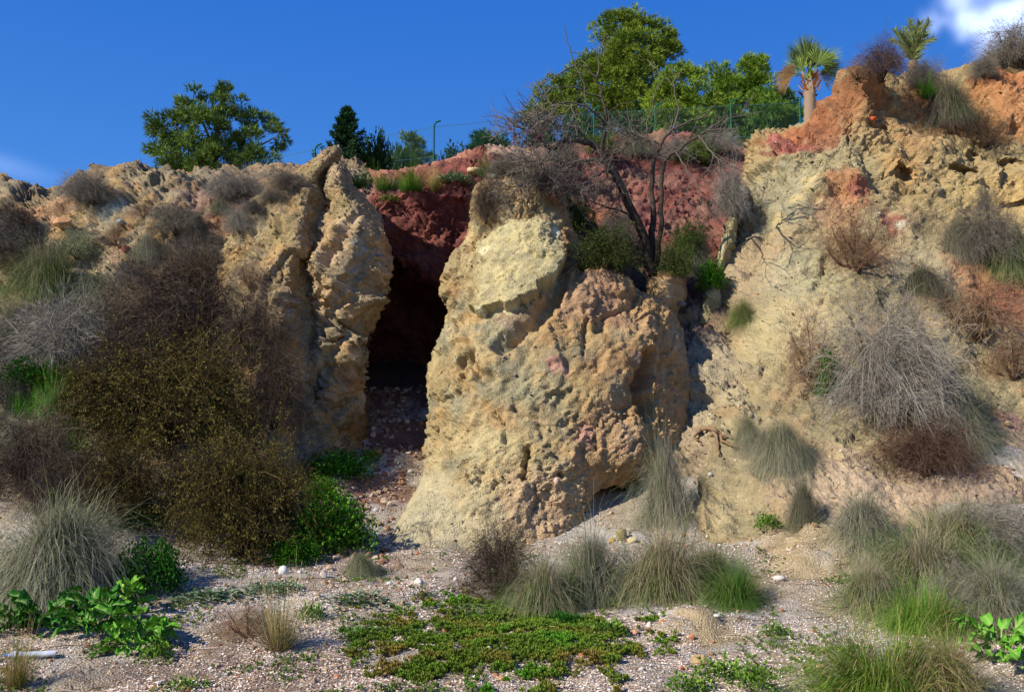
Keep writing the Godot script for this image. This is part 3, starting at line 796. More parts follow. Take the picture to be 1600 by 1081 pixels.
func build_pinnacles() -> void:
	var bed := Vector3(0.83, 0.5, 0.2).normalized()
	var rows := [[780, 350, 520, 11.1, 11.9, 11.98, 14.6, 0.471, 0.5], [680, 348, 512, 11.4, 12.1, 12.28, 14.8, 0.488, 0.5], [600, 346, 506, 11.65, 12.3, 12.58, 14.9, 0.500, 0.5], [520, 346, 506, 11.95, 12.5, 12.90, 15.0, 0.531, 0.5], [450, 350, 508, 12.2, 12.8, 13.18, 15.1, 0.576, 0.5], [400, 355, 512, 12.42, 13.0, 13.33, 15.2, 0.662, 0.5], [365, 362, 516, 12.6, 13.2, 13.48, 15.2, 0.682, 0.5], [335, 384, 518, 12.76, 13.3, 13.63, 15.2, 0.649, 0.5], [310, 410, 520, 12.92, 13.4, 13.73, 15.1, 0.582, 0.5], [290, 434, 520, 13.06, 13.45, 13.78, 14.9, 0.523, 0.5], [272, 456, 521, 13.18, 13.5, 13.83, 14.6, 0.538, 0.5], [257, 478, 524, 13.28, 13.5, 13.60, 14.3, 0.543, 0.5], [245, 498, 530, 13.38, 13.5, 13.65, 14.1, 0.562, 0.5], [236, 512, 533, 13.45, 13.5, 13.65, 13.8, 0.571, 0.3], [230, 524, 531, 13.5, 13.5, 13.55, 13.6, 0.429, 0.3]]
	var mk := marks([[420, 340, 13.2, 34, lin(206, 178, 124), 0.8], [400, 375, 13.0, 30, lin(200, 176, 126), 0.7], [455, 280, 13.4, 20, lin(206, 150, 92), 0.7], [470, 385, 13, 14, OCHRE, 0.7], [385, 345, 13.2, 16, lin(216, 190, 140), 0.8], [500, 245, 13.4, 20, lin(190, 150, 100), 0.7]])
	var disp := func(p: Vector3, n: Vector3) -> Vector3: return (crag(p, n, 0.16, 0.14, 0.11, 0.02, bed) + Vector3(n_mid.get_noise_3dv(p * 0.7) * 0.14, 0, 0)) * (1.0 - 0.75 * sstep(4.9, 5.9, p.y))
	var col := func(p: Vector3, n: Vector3) -> Color:
		var c := TAN2.lerp(lin(168, 140, 100), clampf(0.5 + n_col.get_noise_3dv(p * 1.3) * 1.6, 0, 1))
		c = c.lerp(OCHRE, clampf(n_col.get_noise_3dv(p * 1.6 + Vector3(2, 20, 3)) * 1.5, 0, 0.6))
		return speckle(paint(c, p, mk), p, 0.36)
	var s := loft(rock_net(rows), 0.024, true, disp, col, 1e9, 0.09)
	pin_s = s
	tag(put("rock_pinnacle", s.mesh, M.rock), "tan blade of rock leaning right to a pointed tip on the left", "rock")
	var rows2 := [[770, 470, 552, 12.0, 12.4, 12.6, 14.4, 0.5], [690, 468, 548, 12.25, 12.6, 12.8, 14.5, 0.5], [640, 462, 551, 12.35, 12.7, 12.9, 14.6, 0.5], [580, 472, 556, 12.42, 12.7, 13.0, 14.6, 0.5], [540, 480, 566, 12.46, 12.75, 13.0, 14.6, 0.5], [500, 488, 580, 12.48, 12.8, 13.1, 14.7, 0.5], [460, 489, 586, 12.5, 12.8, 13.2, 14.7, 0.5],
		[425, 486, 603, 12.5, 12.9, 13.3, 14.8, 0.5], [395, 484, 611, 12.55, 12.9, 13.4, 14.9, 0.5], [365, 496, 602, 12.65, 13.0, 13.4, 15.0, 0.5], [338, 506, 587, 12.78, 13.1, 13.5, 15.1, 0.5], [315, 513, 570, 12.9, 13.15, 13.5, 15.1, 0.5], [298, 513, 556, 13.0, 13.2, 13.5, 15.0, 0.5], [285, 513, 546, 13.05, 13.25, 13.5, 14.6, 0.5], [272, 516, 542, 13.1, 13.3, 13.5, 14.1, 0.5], [263, 521, 538, 13.2, 13.35, 13.5, 13.8, 0.5], [258, 526, 533, 13.35, 13.4, 13.45, 13.5, 0.5]]
	var mk2 := marks([[560, 385, 12.6, 20, lin(178, 172, 160), 0.75], [545, 420, 12.5, 16, lin(184, 172, 152), 0.6], [530, 370, 12.7, 20, lin(222, 176, 126), 0.8], [515, 410, 12.6, 20, lin(220, 172, 122), 0.8], [560, 350, 12.8, 14, lin(216, 172, 130), 0.8], [590, 390, 12.9, 22, lin(214, 178, 134), 0.6], [530, 450, 12.5, 24, lin(210, 170, 122), 0.6], [530, 320, 12.9, 26, lin(176, 148, 92), 0.8], [545, 600, 12.6, 26, lin(196, 140, 92), 0.6], [500, 620, 12.5, 40, lin(156, 144, 128), 0.7]])
	var plates := []
	for q in [[[[496, 452], [512, 405], [528, 362]], 0.085, 0.09], [[[514, 470], [536, 425], [556, 372], [562, 345]], 0.095, 0.12], [[[540, 500], [566, 450], [582, 400]], 0.10, 0.10], [[[500, 420], [520, 372], [538, 330]], 0.07, 0.06], [[[564, 470], [590, 430], [604, 392]], 0.08, 0.08], [[[498, 500], [520, 480], [536, 450]], 0.09, 0.08], [[[500, 650], [530, 600], [548, 540]], 0.16, 0.12], [[[480, 600], [500, 560], [520, 520]], 0.12, 0.1], [[[540, 660], [552, 610], [556, 570]], 0.09, 0.1]]:
		plates.append([flat_line(q[0], func(_y: float) -> float: return 12.5), q[1], q[2]])
	var disp2 := func(p: Vector3, n: Vector3) -> Vector3:
		var o := (crag(p, n, 0.12, 0.12, 0.11, 0.016, bed) + Vector3(n_mid.get_noise_3dv(p * 0.7 + Vector3(0, 9, 0)) * 0.12, 0, 0)) * (1.0 - 0.5 * sstep(5.0, 5.7, p.y))
		var q := Vector2(p.x, p.y) + Vector2(n_mid.get_noise_3dv(p * 1.6), n_mid.get_noise_3dv(p * 1.6 + Vector3(4, 4, 4))) * 0.08
		for pl in plates:
			var d := near_line(q, pl[0])
			if d < pl[1] * 1.2 and n.z > 0.0: o += n * (pl[2] * (1.0 - sstep(0.72, 1.05, d / pl[1])))
		return o
	var col2 := func(p: Vector3, n: Vector3) -> Color:
		var c := lin(198, 160, 108).lerp(lin(166, 140, 98), clampf(0.5 + n_col.get_noise_3dv(p * 1.5) * 1.7, 0, 1))
		c = c.lerp(OCHRE, clampf(n_col.get_noise_3dv(p * 1.6 + Vector3(2, 20, 3)) * 1.4, 0, 0.5))
		return speckle(paint(c, p, mk2), p, 0.36)
	s = loft(rock_net(rows2), 0.025, true, disp2, col2, 1e9, 0.09)
	pillar_s = s
	tag(put("rock_pinnacle", s.mesh, M.rock), "pale layered rock pillar beside the cave mouth, narrower at its foot", "rock")
	var rows3 := [[530, 1016, 1056, 13.0, 13.2, 13.3, 13.9, 0.5], [490, 1014, 1062, 12.85, 13.1, 13.3, 13.9, 0.5], [455, 1012, 1068, 12.8, 13.1, 13.3, 13.9, 0.45], [432, 1012, 1070, 12.85, 13.1, 13.3, 13.9, 0.45], [418, 1020, 1062, 13.0, 13.2, 13.3, 13.8, 0.45], [411, 1032, 1044, 13.3, 13.4, 13.5, 13.6, 0.5]]
	var disp3 := func(p: Vector3, n: Vector3) -> Vector3: return crag(p, n, 0.1, 0.08, 0.06, 0.035, Vector3(0.1, 0.95, 0.1))
	var col3 := func(p: Vector3, n: Vector3) -> Color: return speckle(lin(206, 164, 104).lerp(lin(190, 136, 76), clampf(0.5 + n_col2.get_noise_3dv(p * 0.5) * 1.5, 0, 1)), p, 0.3)
	s = loft(rock_net(rows3), 0.028, true, disp3, col3, 1e9, 0.08)
	tag(put("boulder", s.mesh, M.rock), "rounded ochre boulder at the gully edge right of the central outcrop", "rock")
	# the yellow upright fin where the right slope begins
	var rows4 := [[505, 1090, 1126, 12.6, 12.7, 12.9, 13.4, 0.4], [470, 1098, 1130, 12.5, 12.6, 12.8, 13.3, 0.4], [440, 1108, 1134, 12.6, 12.7, 12.9, 13.4, 0.4], [400, 1122, 1142, 12.75, 12.85, 13.0, 13.5, 0.4], [370, 1128, 1150, 12.85, 12.95, 13.1, 13.6, 0.4], [340, 1140, 1156, 12.95, 13.05, 13.2, 13.7, 0.4], [310, 1154, 1164, 13.1, 13.2, 13.3, 13.8, 0.4], [292, 1160, 1168, 13.3, 13.35, 13.4, 13.8, 0.4]]
	for q in rows4:
		for k in range(3, 7): q[k] += (800.0 - q[0]) * 0.0021
	var disp4 := func(p: Vector3, n: Vector3) -> Vector3: return crag(p, n, 0.08, 0.06, 0.05, 0.02, Vector3(0.8, 0.5, 0.1))
	var col4 := func(p: Vector3, n: Vector3) -> Color: return speckle(lin(206, 178, 112).lerp(lin(176, 158, 96), clampf(0.5 + n_col2.get_noise_3dv(p * 0.5) * 1.5, 0, 1)), p, 0.3)
	s = loft(rock_net(rows4), 0.03, true, disp4, col4, 1e9, 0.08)
	tag(put("rock_fin", s.mesh, M.rock), "narrow yellow fin of rock rising along the left edge of the right slope", "rock")

# ---------------------------------------------------------------- plants
func dir_of(az: float, lean: float) -> Vector3:
	return Vector3(cos(az) * sin(lean), cos(lean), sin(az) * sin(lean))

func jit(c: Color, a: float) -> Color:
	var s := 1.0 + rr(-a, a)
	return Color(c.r * s, c.g * s * (1.0 + rr(-a, a) * 0.15), c.b * s)

# a fountain of thin blades: unit height and radius about 1
func tussock(count: int, droop: float, lean_max: float, c0: Color, c1: Color, w: float, up := 0.0, lo := 0.55, base := 0.3, dome := 0.0) -> ArrayMesh:
	var b := MB.new()
	for k in count:
		var az := rr(0, TAU)
		var lean := deg_to_rad(lean_max) * pow(rng.randf(), 0.75)
		var root := Vector3(cos(az), 0, sin(az)) * base * sqrt(rng.randf()) + Vector3(rr(-.05, .05), -0.03, rr(-.05, .05))
		var az2 := az + rr(-0.5, 0.5)
		var l := rr(lo, 1.15)
		var d := dir_of(az2, lean)
		var side := Vector3(-sin(az2 + rr(-1, 1)), rr(-0.3, 0.3), cos(az2)).normalized()
		var bend := droop * (0.45 + 0.75 * sin(lean)) * rr(0.4, 1.35)
		l *= 1.0 + 0.28 * sin(az * 2.0 + count) + 0.18 * sin(az * 5.0 + count * 2.0)
		if k % 11 == 0:
			bend *= 0.15
			d = (d + Vector3(rr(-.8, .8), rr(-.1, .9), rr(-.8, .8))).normalized()
			l *= rr(0.4, 1.0)
		if dome > 0.0:
			root = Vector3(cos(az) * sin(lean), cos(lean) * 0.95, sin(az) * sin(lean)) * dome * pow(rng.randf(), 0.35)
			d = (dir_of(az2, lean) + Vector3(rr(-.9, .9), rr(-0.3, 1.1), rr(-.9, .9))).normalized()
			l *= (1.05 - dome) * rr(0.55, 1.15)
			bend *= rr(0.2, 1.1)
		var curl := Vector3(rr(-.16, .16), rr(-.06, .06), rr(-.16, .16)) * (1.6 if dome > 0.0 else 1.0)
		var pts := PackedVector3Array()
		for s in 6:
			var t := s / 5.0
			var p := root + d * (l * t) + Vector3(0, -bend * l * t * t * t * 0.9, 0) + Vector3(cos(az2), 0, sin(az2)) * (bend * 0.30 * l * t * t) + curl * t * t
			p.y = maxf(p.y, -0.3 + up * 0.5 + rr(-.08, .08))
			pts.append(p)
		var c := jit(c0, 0.3)
		b.ribbon(pts, side, w * rr(0.7, 1.2), w * 0.25, c, jit(c1, 0.3))
	return b.mesh()

# a rounded twiggy bush: woody stems, then fine twigs that end in the outline of a dome. Returns [stems, twigs]
func shrub(stems: int, twigs: int, c_stem: Color, c_tw: Color, c_tip: Color, w: float, leaves := 0, c_leaf := Color.BLACK, leaf := 0.03, flat := 0.0, sub := 4, fuzz := 0.25) -> Array:
	var sm := MB.new()
	var tw := MB.new()
	var forks := PackedVector3Array()
	for k in stems:
		var az := TAU * k / stems + rr(-0.3, 0.3)
		var d := dir_of(az, rr(0.1, 1.35))
		var pts := PackedVector3Array()
		var p := Vector3(rr(-.06, .06), -0.05, rr(-.06, .06))
		for s in 6:
			pts.append(p)
			if s > 1: forks.append(p)
			p += d * 0.14 + Vector3(rr(-.05, .05), rr(-.01, .06), rr(-.05, .05))
		sm.tube(pts, w * 4.2, w * 1.1, 4, c_stem, c_tw)
	for k in twigs:
		var az := rr(0, TAU)
		var h := lerpf(-0.12, 1.0, pow(rng.randf(), 0.9))
		var r := pow(rr(0.25, 1.0), 0.6)
		var lump := 1.0 + 0.20 * sin(az * 3.0 + stems + twigs * 1.7) + 0.16 * sin(az * 5.0 + h * 7.0 + twigs) + 0.1 * sin(az * 11.0 - h * 9.0)
		var e := asin(clampf(h, -0.15, 1))
		var goal := Vector3(cos(az) * cos(e), sin(e) * (1.0 - flat * 0.4) + 0.03, sin(az) * cos(e)) * r * lump * rr(0.9, 1.12)
		var from := forks[rng.randi() % forks.size()]
		for tries in 3:
			var o := forks[rng.randi() % forks.size()]
			if o.distance_squared_to(goal) < from.distance_squared_to(goal): from = o
		var mid := from.lerp(goal, 0.5) + Vector3(rr(-.1, .1), rr(0.0, .14), rr(-.1, .1))
		var side := Vector3(rr(-1, 1), rr(-1, 1), rr(-1, 1)).normalized()
		var c := jit(c_tw, 0.35)
		var ct := jit(c_tip, 0.35)
		tw.ribbon(PackedVector3Array([from, from.lerp(mid, 0.55) + Vector3(0, 0.02, 0), mid, mid.lerp(goal, 0.6) + Vector3(0, 0.02, 0), goal]), side, w, w * 0.4, c, ct)
		for s in sub:
			var t := rr(0.35, 1.0)
			var a := mid.lerp(goal, t)
			var d := ((goal - mid).normalized() + Vector3(rr(-1, 1), rr(-0.7, 1), rr(-1, 1)) * 0.8).normalized()
			var g := a + d * rr(0.5, 1.0) * fuzz
			var s2 := Vector3(rr(-1, 1), rr(-1, 1), rr(-1, 1)).normalized()
			tw.ribbon(PackedVector3Array([a, a.lerp(g, 0.5) + Vector3(rr(-.02, .02), rr(-.01, .02), rr(-.02, .02)), g]), s2, w * 0.7, w * 0.3, c, ct)
			for q in leaves:
				var at := a.lerp(g, rr(0.2, 1.1))
				var ld := Vector3(rr(-1, 1), rr(-0.2, 1), rr(-1, 1)).normalized() * leaf * rr(0.6, 1.3)
				var ls := ld.cross(Vector3(rr(-1, 1), rr(-1, 1), rr(-1, 1))).normalized() * leaf * 0.3
				var lc := jit(c_leaf, 0.4)
				tw.quad(at, at + ld * 0.5 + ls, at + ld, at + ld * 0.5 - ls, lc)
	return [sm.mesh(), tw.mesh()]

# a mound of small soft leaves
func leaf_mound(count: int, size: float, c0: Color, c1: Color, lobes := 1, flat := 1.0) -> ArrayMesh:
	var b := MB.new()
	for k in count:
		var az := rr(0, TAU)
		var e := asin(pow(rng.randf(), 0.7))
		var lump := 1.0 + 0.18 * sin(az * 4.0 + count) + 0.1 * sin(az * 7.0 + e * 5.0)
		var p := Vector3(cos(az) * cos(e), sin(e) * flat, sin(az) * cos(e)) * pow(rr(0.2, 1.0), 0.5) * lump
		var c := jit(c0.lerp(c1, rng.randf()), 0.25)
		var out := (p.normalized() + Vector3(rr(-.7, .7), rr(-0.2, .8), rr(-.7, .7))).normalized()
		for l in lobes:
			var d := (out + Vector3(rr(-.8, .8), rr(-.5, .5), rr(-.8, .8)) * (0.9 if lobes > 1 else 0.2)).normalized() * size * rr(0.6, 1.3)
			var s := d.cross(Vector3.UP + Vector3(rr(-.5, .5), 0, rr(-.5, .5))).normalized() * size * rr(0.28, 0.42)
			var up := s.cross(d).normalized() * size * 0.12
			var m := p + d * 0.55
			b.tri(p, m + s + up, p + d, c, c)
			b.tri(p, p + d, m - s + up, c, c)
	return b.mesh()

# one broad leaf with a pale midrib, wavy edge and drooping tip; it points along +x from its foot
func broad_leaf(len: float, wid: float, rise: float, c: Color, rib: Color) -> ArrayMesh:
	var b := MB.new()
	var rows := 9
	var ph := rr(0, TAU)
	for r in rows:
		var t := float(r) / (rows - 1)
		var x := len * t * cos(rise * (1.0 - t * 0.6))
		var y := len * (sin(rise) * t - 0.34 * t * t * t - 0.1 * t * t)
		var w := wid * (0.10 if t < 0.28 else pow(sin(PI * clampf((t - 0.28) / 0.72 * 0.86 + 0.14, 0.0, 1.0)), 0.7)) * (1.0 - 0.15 * t)
		for k in 5:
			var u := (k - 2) / 2.0
			var wave := sin(t * 19.0 + ph + k * 1.9) * 0.2 * wid * absf(u)
			b.v.append(Vector3(x + wave * 0.4, y + absf(u) * w * 0.25 + wave, u * w * 0.5 + sin(t * 11.0 + ph) * 0.03 * wid))
			b.c.append(rib if k == 2 or t < 0.26 else jit(c, 0.12))
		if r > 0:
			for k in 4:
				var a := (r - 1) * 5 + k
				b.i.append_array(PackedInt32Array([a, a + 1, a + 5, a + 1, a + 6, a + 5]))
	return b.mesh()

var proto := {}       # kind -> list of [[part name, mesh, material], ...]

func make_prototypes() -> void:
	var grey0 := lin(104, 100, 78)
	var grey1 := lin(152, 144, 126)
	var green0 := lin(58, 78, 30)
	proto["grey_tussock"] = []
	for k in 3:
		proto["grey_tussock"].append([["green_blades", tussock(1300, 0.85, 84, green0, lin(104, 116, 70), 0.007), M.dry], ["dry_blades", tussock(5200, 1.5, 100, grey0, grey1, 0.0052, -0.1, 0.5, 0.3, 0.45), M.dry]])
	proto["green_tussock"] = []
	for k in 2:
		proto["green_tussock"].append([["green_blades", tussock(4200, 0.95, 82, lin(50, 74, 22), lin(104, 134, 52), 0.0075), M.leaf], ["dry_blades", tussock(900, 0.9, 82, lin(120, 104, 66), lin(170, 150, 110), 0.008), M.dry]])
	proto["mixed_tussock"] = []
	for k in 2:
		proto["mixed_tussock"].append([["green_blades", tussock(2600, 0.95, 86, lin(54, 74, 30), lin(106, 122, 66), 0.0068), M.leaf], ["dry_blades", tussock(3400, 1.5, 98, lin(108, 100, 72), lin(156, 144, 118), 0.0052, -0.1, 0.5, 0.3, 0.42), M.dry]])
	proto["brown_tussock"] = [[["dry_blades", tussock(4200, 1.3, 92, lin(84, 70, 44), lin(166, 144, 108), 0.0065, -0.1, 0.55, 0.3, 0.35), M.dry], ["green_blades", tussock(500, 0.7, 70, lin(50, 70, 24), lin(96, 112, 52), 0.009), M.leaf]]]
	proto["hair_tussock"] = [[["dry_blades", tussock(7500, 2.0, 100, grey0, lin(164, 156, 138), 0.0042, -0.5, 0.6, 0.35, 0.5), M.dry], ["green_blades", tussock(1500, 1.5, 95, green0, lin(110, 120, 74), 0.005, -0.4, 0.6, 0.3, 0.42), M.dry]],
		[["dry_blades", tussock(7500, 2.2, 95, grey0, lin(156, 148, 132), 0.0042, -0.6, 0.6, 0.3, 0.45), M.dry], ["green_blades", tussock(1300, 1.5, 95, green0, lin(110, 120, 74), 0.005, -0.4, 0.6, 0.3, 0.42), M.dry]]]
	proto["straw_tuft"] = [[["dry_blades", tussock(420, 0.1, 62, lin(110, 88, 58), lin(196, 172, 130), 0.010, 0.0, 0.5, 0.16), M.dry], ["green_blades", tussock(260, 0.12, 55, lin(86, 96, 34), lin(140, 140, 70), 0.011, 0.0, 0.5, 0.16), M.leaf]]]
	proto["bright_grass"] = []
	for k in 2:
		proto["bright_grass"].append([["blades", tussock(650, 0.35, 55, lin(44, 92, 18), lin(110, 168, 44), 0.014, 0.0, 0.5, 0.5), M.leaf]])
	proto["grey_shrub"] = []
	for k in 3:
		var s := shrub(10, 2300, lin(84, 74, 62), lin(106, 98, 86), lin(150, 143, 130), 0.0056, 0, Color.BLACK, 0.03, 0.2, 4, 0.22)
		proto["grey_shrub"].append([["stems", s[0], M.wood], ["twigs", s[1], M.dry]])
	proto["dark_shrub"] = []
	for k in 2:
		var s := shrub(12, 1500, lin(58, 46, 36), lin(60, 48, 38), lin(92, 78, 66), 0.0065, 0, Color.BLACK, 0.03, 0.1, 4, 0.24)
		proto["dark_shrub"].append([["stems", s[0], M.wood], ["twigs", s[1], M.dry]])
	proto["ochre_shrub"] = []
	for k in 3:
		var s := shrub(12, 1300, lin(44, 36, 26), lin(52, 42, 28), lin(90, 72, 36), 0.0065, 5, lin(86, 80, 34), 0.022, 0.15, 3, 0.2)
		proto["ochre_shrub"].append([["stems", s[0], M.wood], ["leafy_twigs", s[1], M.dry]])
	proto["brown_twigs"] = []
	for k in 2:
		var s := shrub(9, 420, lin(84, 66, 50), lin(104, 82, 62), lin(142, 116, 90), 0.008, 0, Color.BLACK, 0.03, 0.3, 4, 0.3)
		proto["brown_twigs"].append([["stems", s[0], M.wood], ["twigs", s[1], M.dry]])
	var s1 := shrub(10, 900, lin(90, 84, 66), lin(116, 112, 88), lin(150, 150, 122), 0.007, 2, lin(112, 122, 78), 0.04, 0.1, 3, 0.2)
	proto["grey_green_shrub"] = [[["stems", s1[0], M.wood], ["leafy_twigs", s1[1], M.dry]]]
	s1 = shrub(9, 700, lin(80, 72, 50), lin(90, 92, 56), lin(120, 124, 70), 0.007, 4, lin(84, 104, 46), 0.05, 0.1, 3, 0.2)
	proto["olive_shrub"] = [[["stems", s1[0], M.wood], ["leafy_twigs", s1[1], M.leaf]]]
	proto["leafy_clump"] = []
	for k in 2:
		proto["leafy_clump"].append([["leaves", leaf_mound(2600, 0.075, lin(40, 82, 18), lin(112, 162, 44), 3, 0.9), M.leaf]])
	proto["dark_leafy_clump"] = [[["leaves", leaf_mound(2400, 0.066, lin(26, 66, 18), lin(64, 120, 36), 3, 0.7), M.leaf]]]
	proto["poppy_cover"] = []
	for k in 2:
		proto["poppy_cover"].append([["leaves", leaf_mound(420, 0.13, lin(78, 104, 76), lin(132, 152, 116), 3, 0.32), M.leaf]])
	proto["weed"] = []
	for k in 3:
		proto["weed"].append([["leaves", leaf_mound(300, 0.14, lin(56, 88, 28), lin(120, 152, 58), 2, 0.7), M.leaf], ["stalks", tussock(40, 0.1, 50, lin(90, 110, 50), lin(110, 130, 60), 0.02), M.leaf]])
	proto["plateau_shrub"] = [[["leaves", leaf_mound(2800, 0.10, lin(40, 62, 26), lin(86, 112, 44), 3, 1.0), M.needle]], [["leaves", leaf_mound(2800, 0.09, lin(30, 52, 26), lin(62, 92, 44), 3, 1.0), M.needle]]]

# kind, px, py of its foot, width and height in photograph pixels, label, group, [tilt towards viewer]
func plant(kind: String, px: float, py: float, w: float, h: float, label: String, category := "shrub", group := "", called := "", tint := Color.WHITE) -> void:
	if px > 700 and py > 830 and kind.ends_with("tussock"):
		w *= 1.18
		h *= 1.1
	var at := hit2(px, py)
	var p: Vector3 = at[0]
	var d := -p.z
	var list: Array = proto[kind]
	var v: int = rng.randi() % list.size()
	var key := "%s %d %s" % [kind, v, tint]
	var o := thing(called if called else kind, label, category, p - Vector3(0, 0.03, 0), rr(0, TAU), group)
	for part in list[v]:
		var m: Material = part[2]
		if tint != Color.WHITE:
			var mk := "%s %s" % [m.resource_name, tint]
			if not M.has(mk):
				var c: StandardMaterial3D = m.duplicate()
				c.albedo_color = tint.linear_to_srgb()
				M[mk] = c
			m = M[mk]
		put(part[0], part[1], m, o)
	var sx := w * d / F * 0.5 * (1.15 if kind.ends_with("tussock") else 1.08)
	var sy := h * d / F * (1.3 if kind.ends_with("tussock") else 1.05)
	o.basis = Basis(Vector3.UP, rr(0, TAU)).scaled(Vector3(sx, sy, sx))

func broad_plant(px: float, py: float, w: float, h: float, count: int, label: String, tint: Color, group := "") -> void:
	var p := hit(px, py)
	var d := -p.z
	var o := thing("broad_leaf_plant", label, "plant", p - Vector3(0, 0.02, 0), 0.0, group)
	var size := w * d / F * 0.5
	for k in count * 3:
		var m := broad_leaf(size * rr(0.45, 0.75), size * rr(0.24, 0.40), rr(0.2, 1.45), jit(tint, 0.3), tint.lerp(lin(170, 190, 110), 0.5))
		var l := put("leaf", m, M.leaf, o)
		var az := TAU * k / count * 2.4 + rr(-.4, .4)
		var out := size * 0.45 * sqrt(rng.randf())
		l.position = Vector3(cos(az) * out, h / w * size * 1.0 * pow(rng.randf(), 1.3), -sin(az) * out)
		l.basis = Basis(Vector3.UP, az + rr(-.5, .5)) * Basis(Vector3.RIGHT, rr(-.5, .5))

func build_plants() -> void:
	make_prototypes()
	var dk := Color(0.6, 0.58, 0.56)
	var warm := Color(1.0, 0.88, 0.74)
	# --- left hillside, from the skyline down
	plant("grey_shrub", 112, 318, 62, 44, "grey dry shrub on the left skyline, lower and left of two", "shrub", "shrubs on the left hillside")
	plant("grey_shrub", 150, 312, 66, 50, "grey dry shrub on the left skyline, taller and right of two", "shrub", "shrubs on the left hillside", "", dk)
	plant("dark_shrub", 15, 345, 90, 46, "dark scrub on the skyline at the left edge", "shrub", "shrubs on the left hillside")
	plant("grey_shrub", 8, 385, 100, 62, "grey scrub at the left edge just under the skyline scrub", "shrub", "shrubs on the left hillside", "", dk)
	plant("dark_shrub", 45, 355, 60, 34, "low dark scrub right of the edge scrub under the left skyline", "shrub", "shrubs on the left hillside")
	plant("grey_shrub", 268, 372, 92, 52, "grey-green shrub midway up the left hillside, above the big dark bush", "shrub", "shrubs on the left hillside", "", Color(0.75, 0.75, 0.66))
	plant("grey_tussock", 232, 388, 56, 44, "small pale tussock beside the mid-slope shrub on the left hillside", "grass tussock", "tussocks on the left hillside")
	plant("grey_green_shrub", 120, 395, 80, 48, "grey-green shrub below the pale stone on the left hillside", "shrub", "shrubs on the left hillside")
	plant("brown_twigs", 172, 385, 40, 40, "small dry twig tuft on the bare left hillside", "shrub", "shrubs on the left hillside")
	plant("mixed_tussock", 60, 455, 130, 85, "tall green and grey grass at the upper left below the slope shrubs", "grass tussock", "tussocks on the left hillside", "", Color(0.8, 0.85, 0.7))
	plant("grey_shrub", 350, 305, 50, 42, "pale grey twigs on the ridge just right of the pine's foot", "shrub", "scrub on the ridge behind the leaning rock")
	plant("grey_shrub", 385, 300, 80, 44, "pale grey scrub on the ridge behind the leaning rock blade", "shrub", "scrub on the ridge behind the leaning rock")
	plant("grey_shrub", 432, 285, 60, 34, "brownish dry scrub on the ridge where the rock blade meets the skyline", "shrub", "scrub on the ridge behind the leaning rock", "", warm)
	plant("grey_shrub", 388, 322, 50, 26, "dark low scrub along the blade's upper edge, lowest of three", "shrub", "scrub on the ridge behind the leaning rock", "", dk)
	plant("grey_shrub", 420, 302, 50, 26, "dark low scrub along the blade's upper edge, middle of three", "shrub", "scrub on the ridge behind the leaning rock", "", dk)
	plant("grey_shrub", 450, 282, 46, 24, "dark low scrub along the blade's upper edge, highest of three", "shrub", "scrub on the ridge behind the leaning rock", "", dk)
	plant("grey_tussock", 338, 325, 40, 24, "low grey tuft on the slope under the ridge scrub", "grass tussock", "tussocks on the left hillside")
	plant("grey_shrub", 365, 350, 50, 44, "pale dry shrub at the left foot of the rock blade's lit face", "shrub", "shrubs on the left hillside")
	plant("grey_shrub", 200, 435, 60, 50, "greyish shrub on the slope above the pale grey domes", "shrub", "shrubs on the left hillside", "", dk)
	plant("grey_shrub", 110, 560, 180, 118, "wide pale grey dome of dry twigs on the left, catching the sun", "shrub", "shrubs on the left hillside")
	plant("grey_tussock", 150, 520, 130, 80, "pale grey dome of dry grass behind the wide one on the left", "grass tussock", "tussocks on the left hillside")
	plant("grey_shrub", 12, 555, 80, 70, "dark grey shrub at the left edge beside the pale domes", "shrub", "shrubs on the left hillside", "", dk)
	plant("grey_shrub", 10, 630, 90, 80, "grey shrub at the left edge above the dark hollow", "shrub", "shrubs on the left hillside", "", dk)
	plant("dark_leafy_clump", 40, 600, 110, 60, "dark green weeds in the hollow between the grey shrubs at the left edge", "plant")
	plant("bright_grass", 70, 665, 80, 90, "bright green grass growing up the slope at the far left", "grass", "bright green grass on the left")
	plant("bright_grass", 95, 715, 90, 70, "bright green grass in front of the small grey tussock at the far left", "grass", "bright green grass on the left")
	plant("bright_grass", 95, 560, 60, 40, "bright green grass under the wide pale dome", "grass", "bright green grass on the left")
	plant("grey_tussock", 92, 655, 78, 62, "small purple-grey tussock beside the bright green grass", "grass tussock", "tussocks on the left hillside", "", Color(0.85, 0.8, 0.82))
	plant("dark_shrub", 315, 570, 225, 185, "large dark leafless bush below the leaning rock blade", "shrub", "dark bushes on the left")
	plant("dark_shrub", 240, 560, 180, 150, "dark bush rising left behind the yellow-tipped bush", "shrub", "dark bushes on the left")
	plant("ochre_shrub", 300, 470, 120, 90, "brown bush with a rusty crown on the slope top of the dark thicket", "shrub", "dark bushes on the left", "", Color(0.8, 0.66, 0.6))
	plant("ochre_shrub", 262, 700, 290, 190, "big dark bush with yellow-ochre tips, largest of the left thicket", "shrub", "dark bushes on the left")
	plant("ochre_shrub", 372, 865, 230, 205, "dark bush with ochre tips in front, at the foot of the path", "shrub", "dark bushes on the left")
	plant("ochre_shrub", 195, 810, 150, 130, "brown bush behind the large round tussock", "shrub", "dark bushes on the left", "", Color(0.8, 0.75, 0.75))
	plant("dark_shrub", 50, 775, 170, 135, "grey-topped dark bush at the left edge above the round tussock", "shrub", "dark bushes on the left")
	plant("grey_tussock", 20, 690, 110, 60, "pale grass crowning the dark bush at the left edge", "grass tussock", "tussocks on the left hillside")
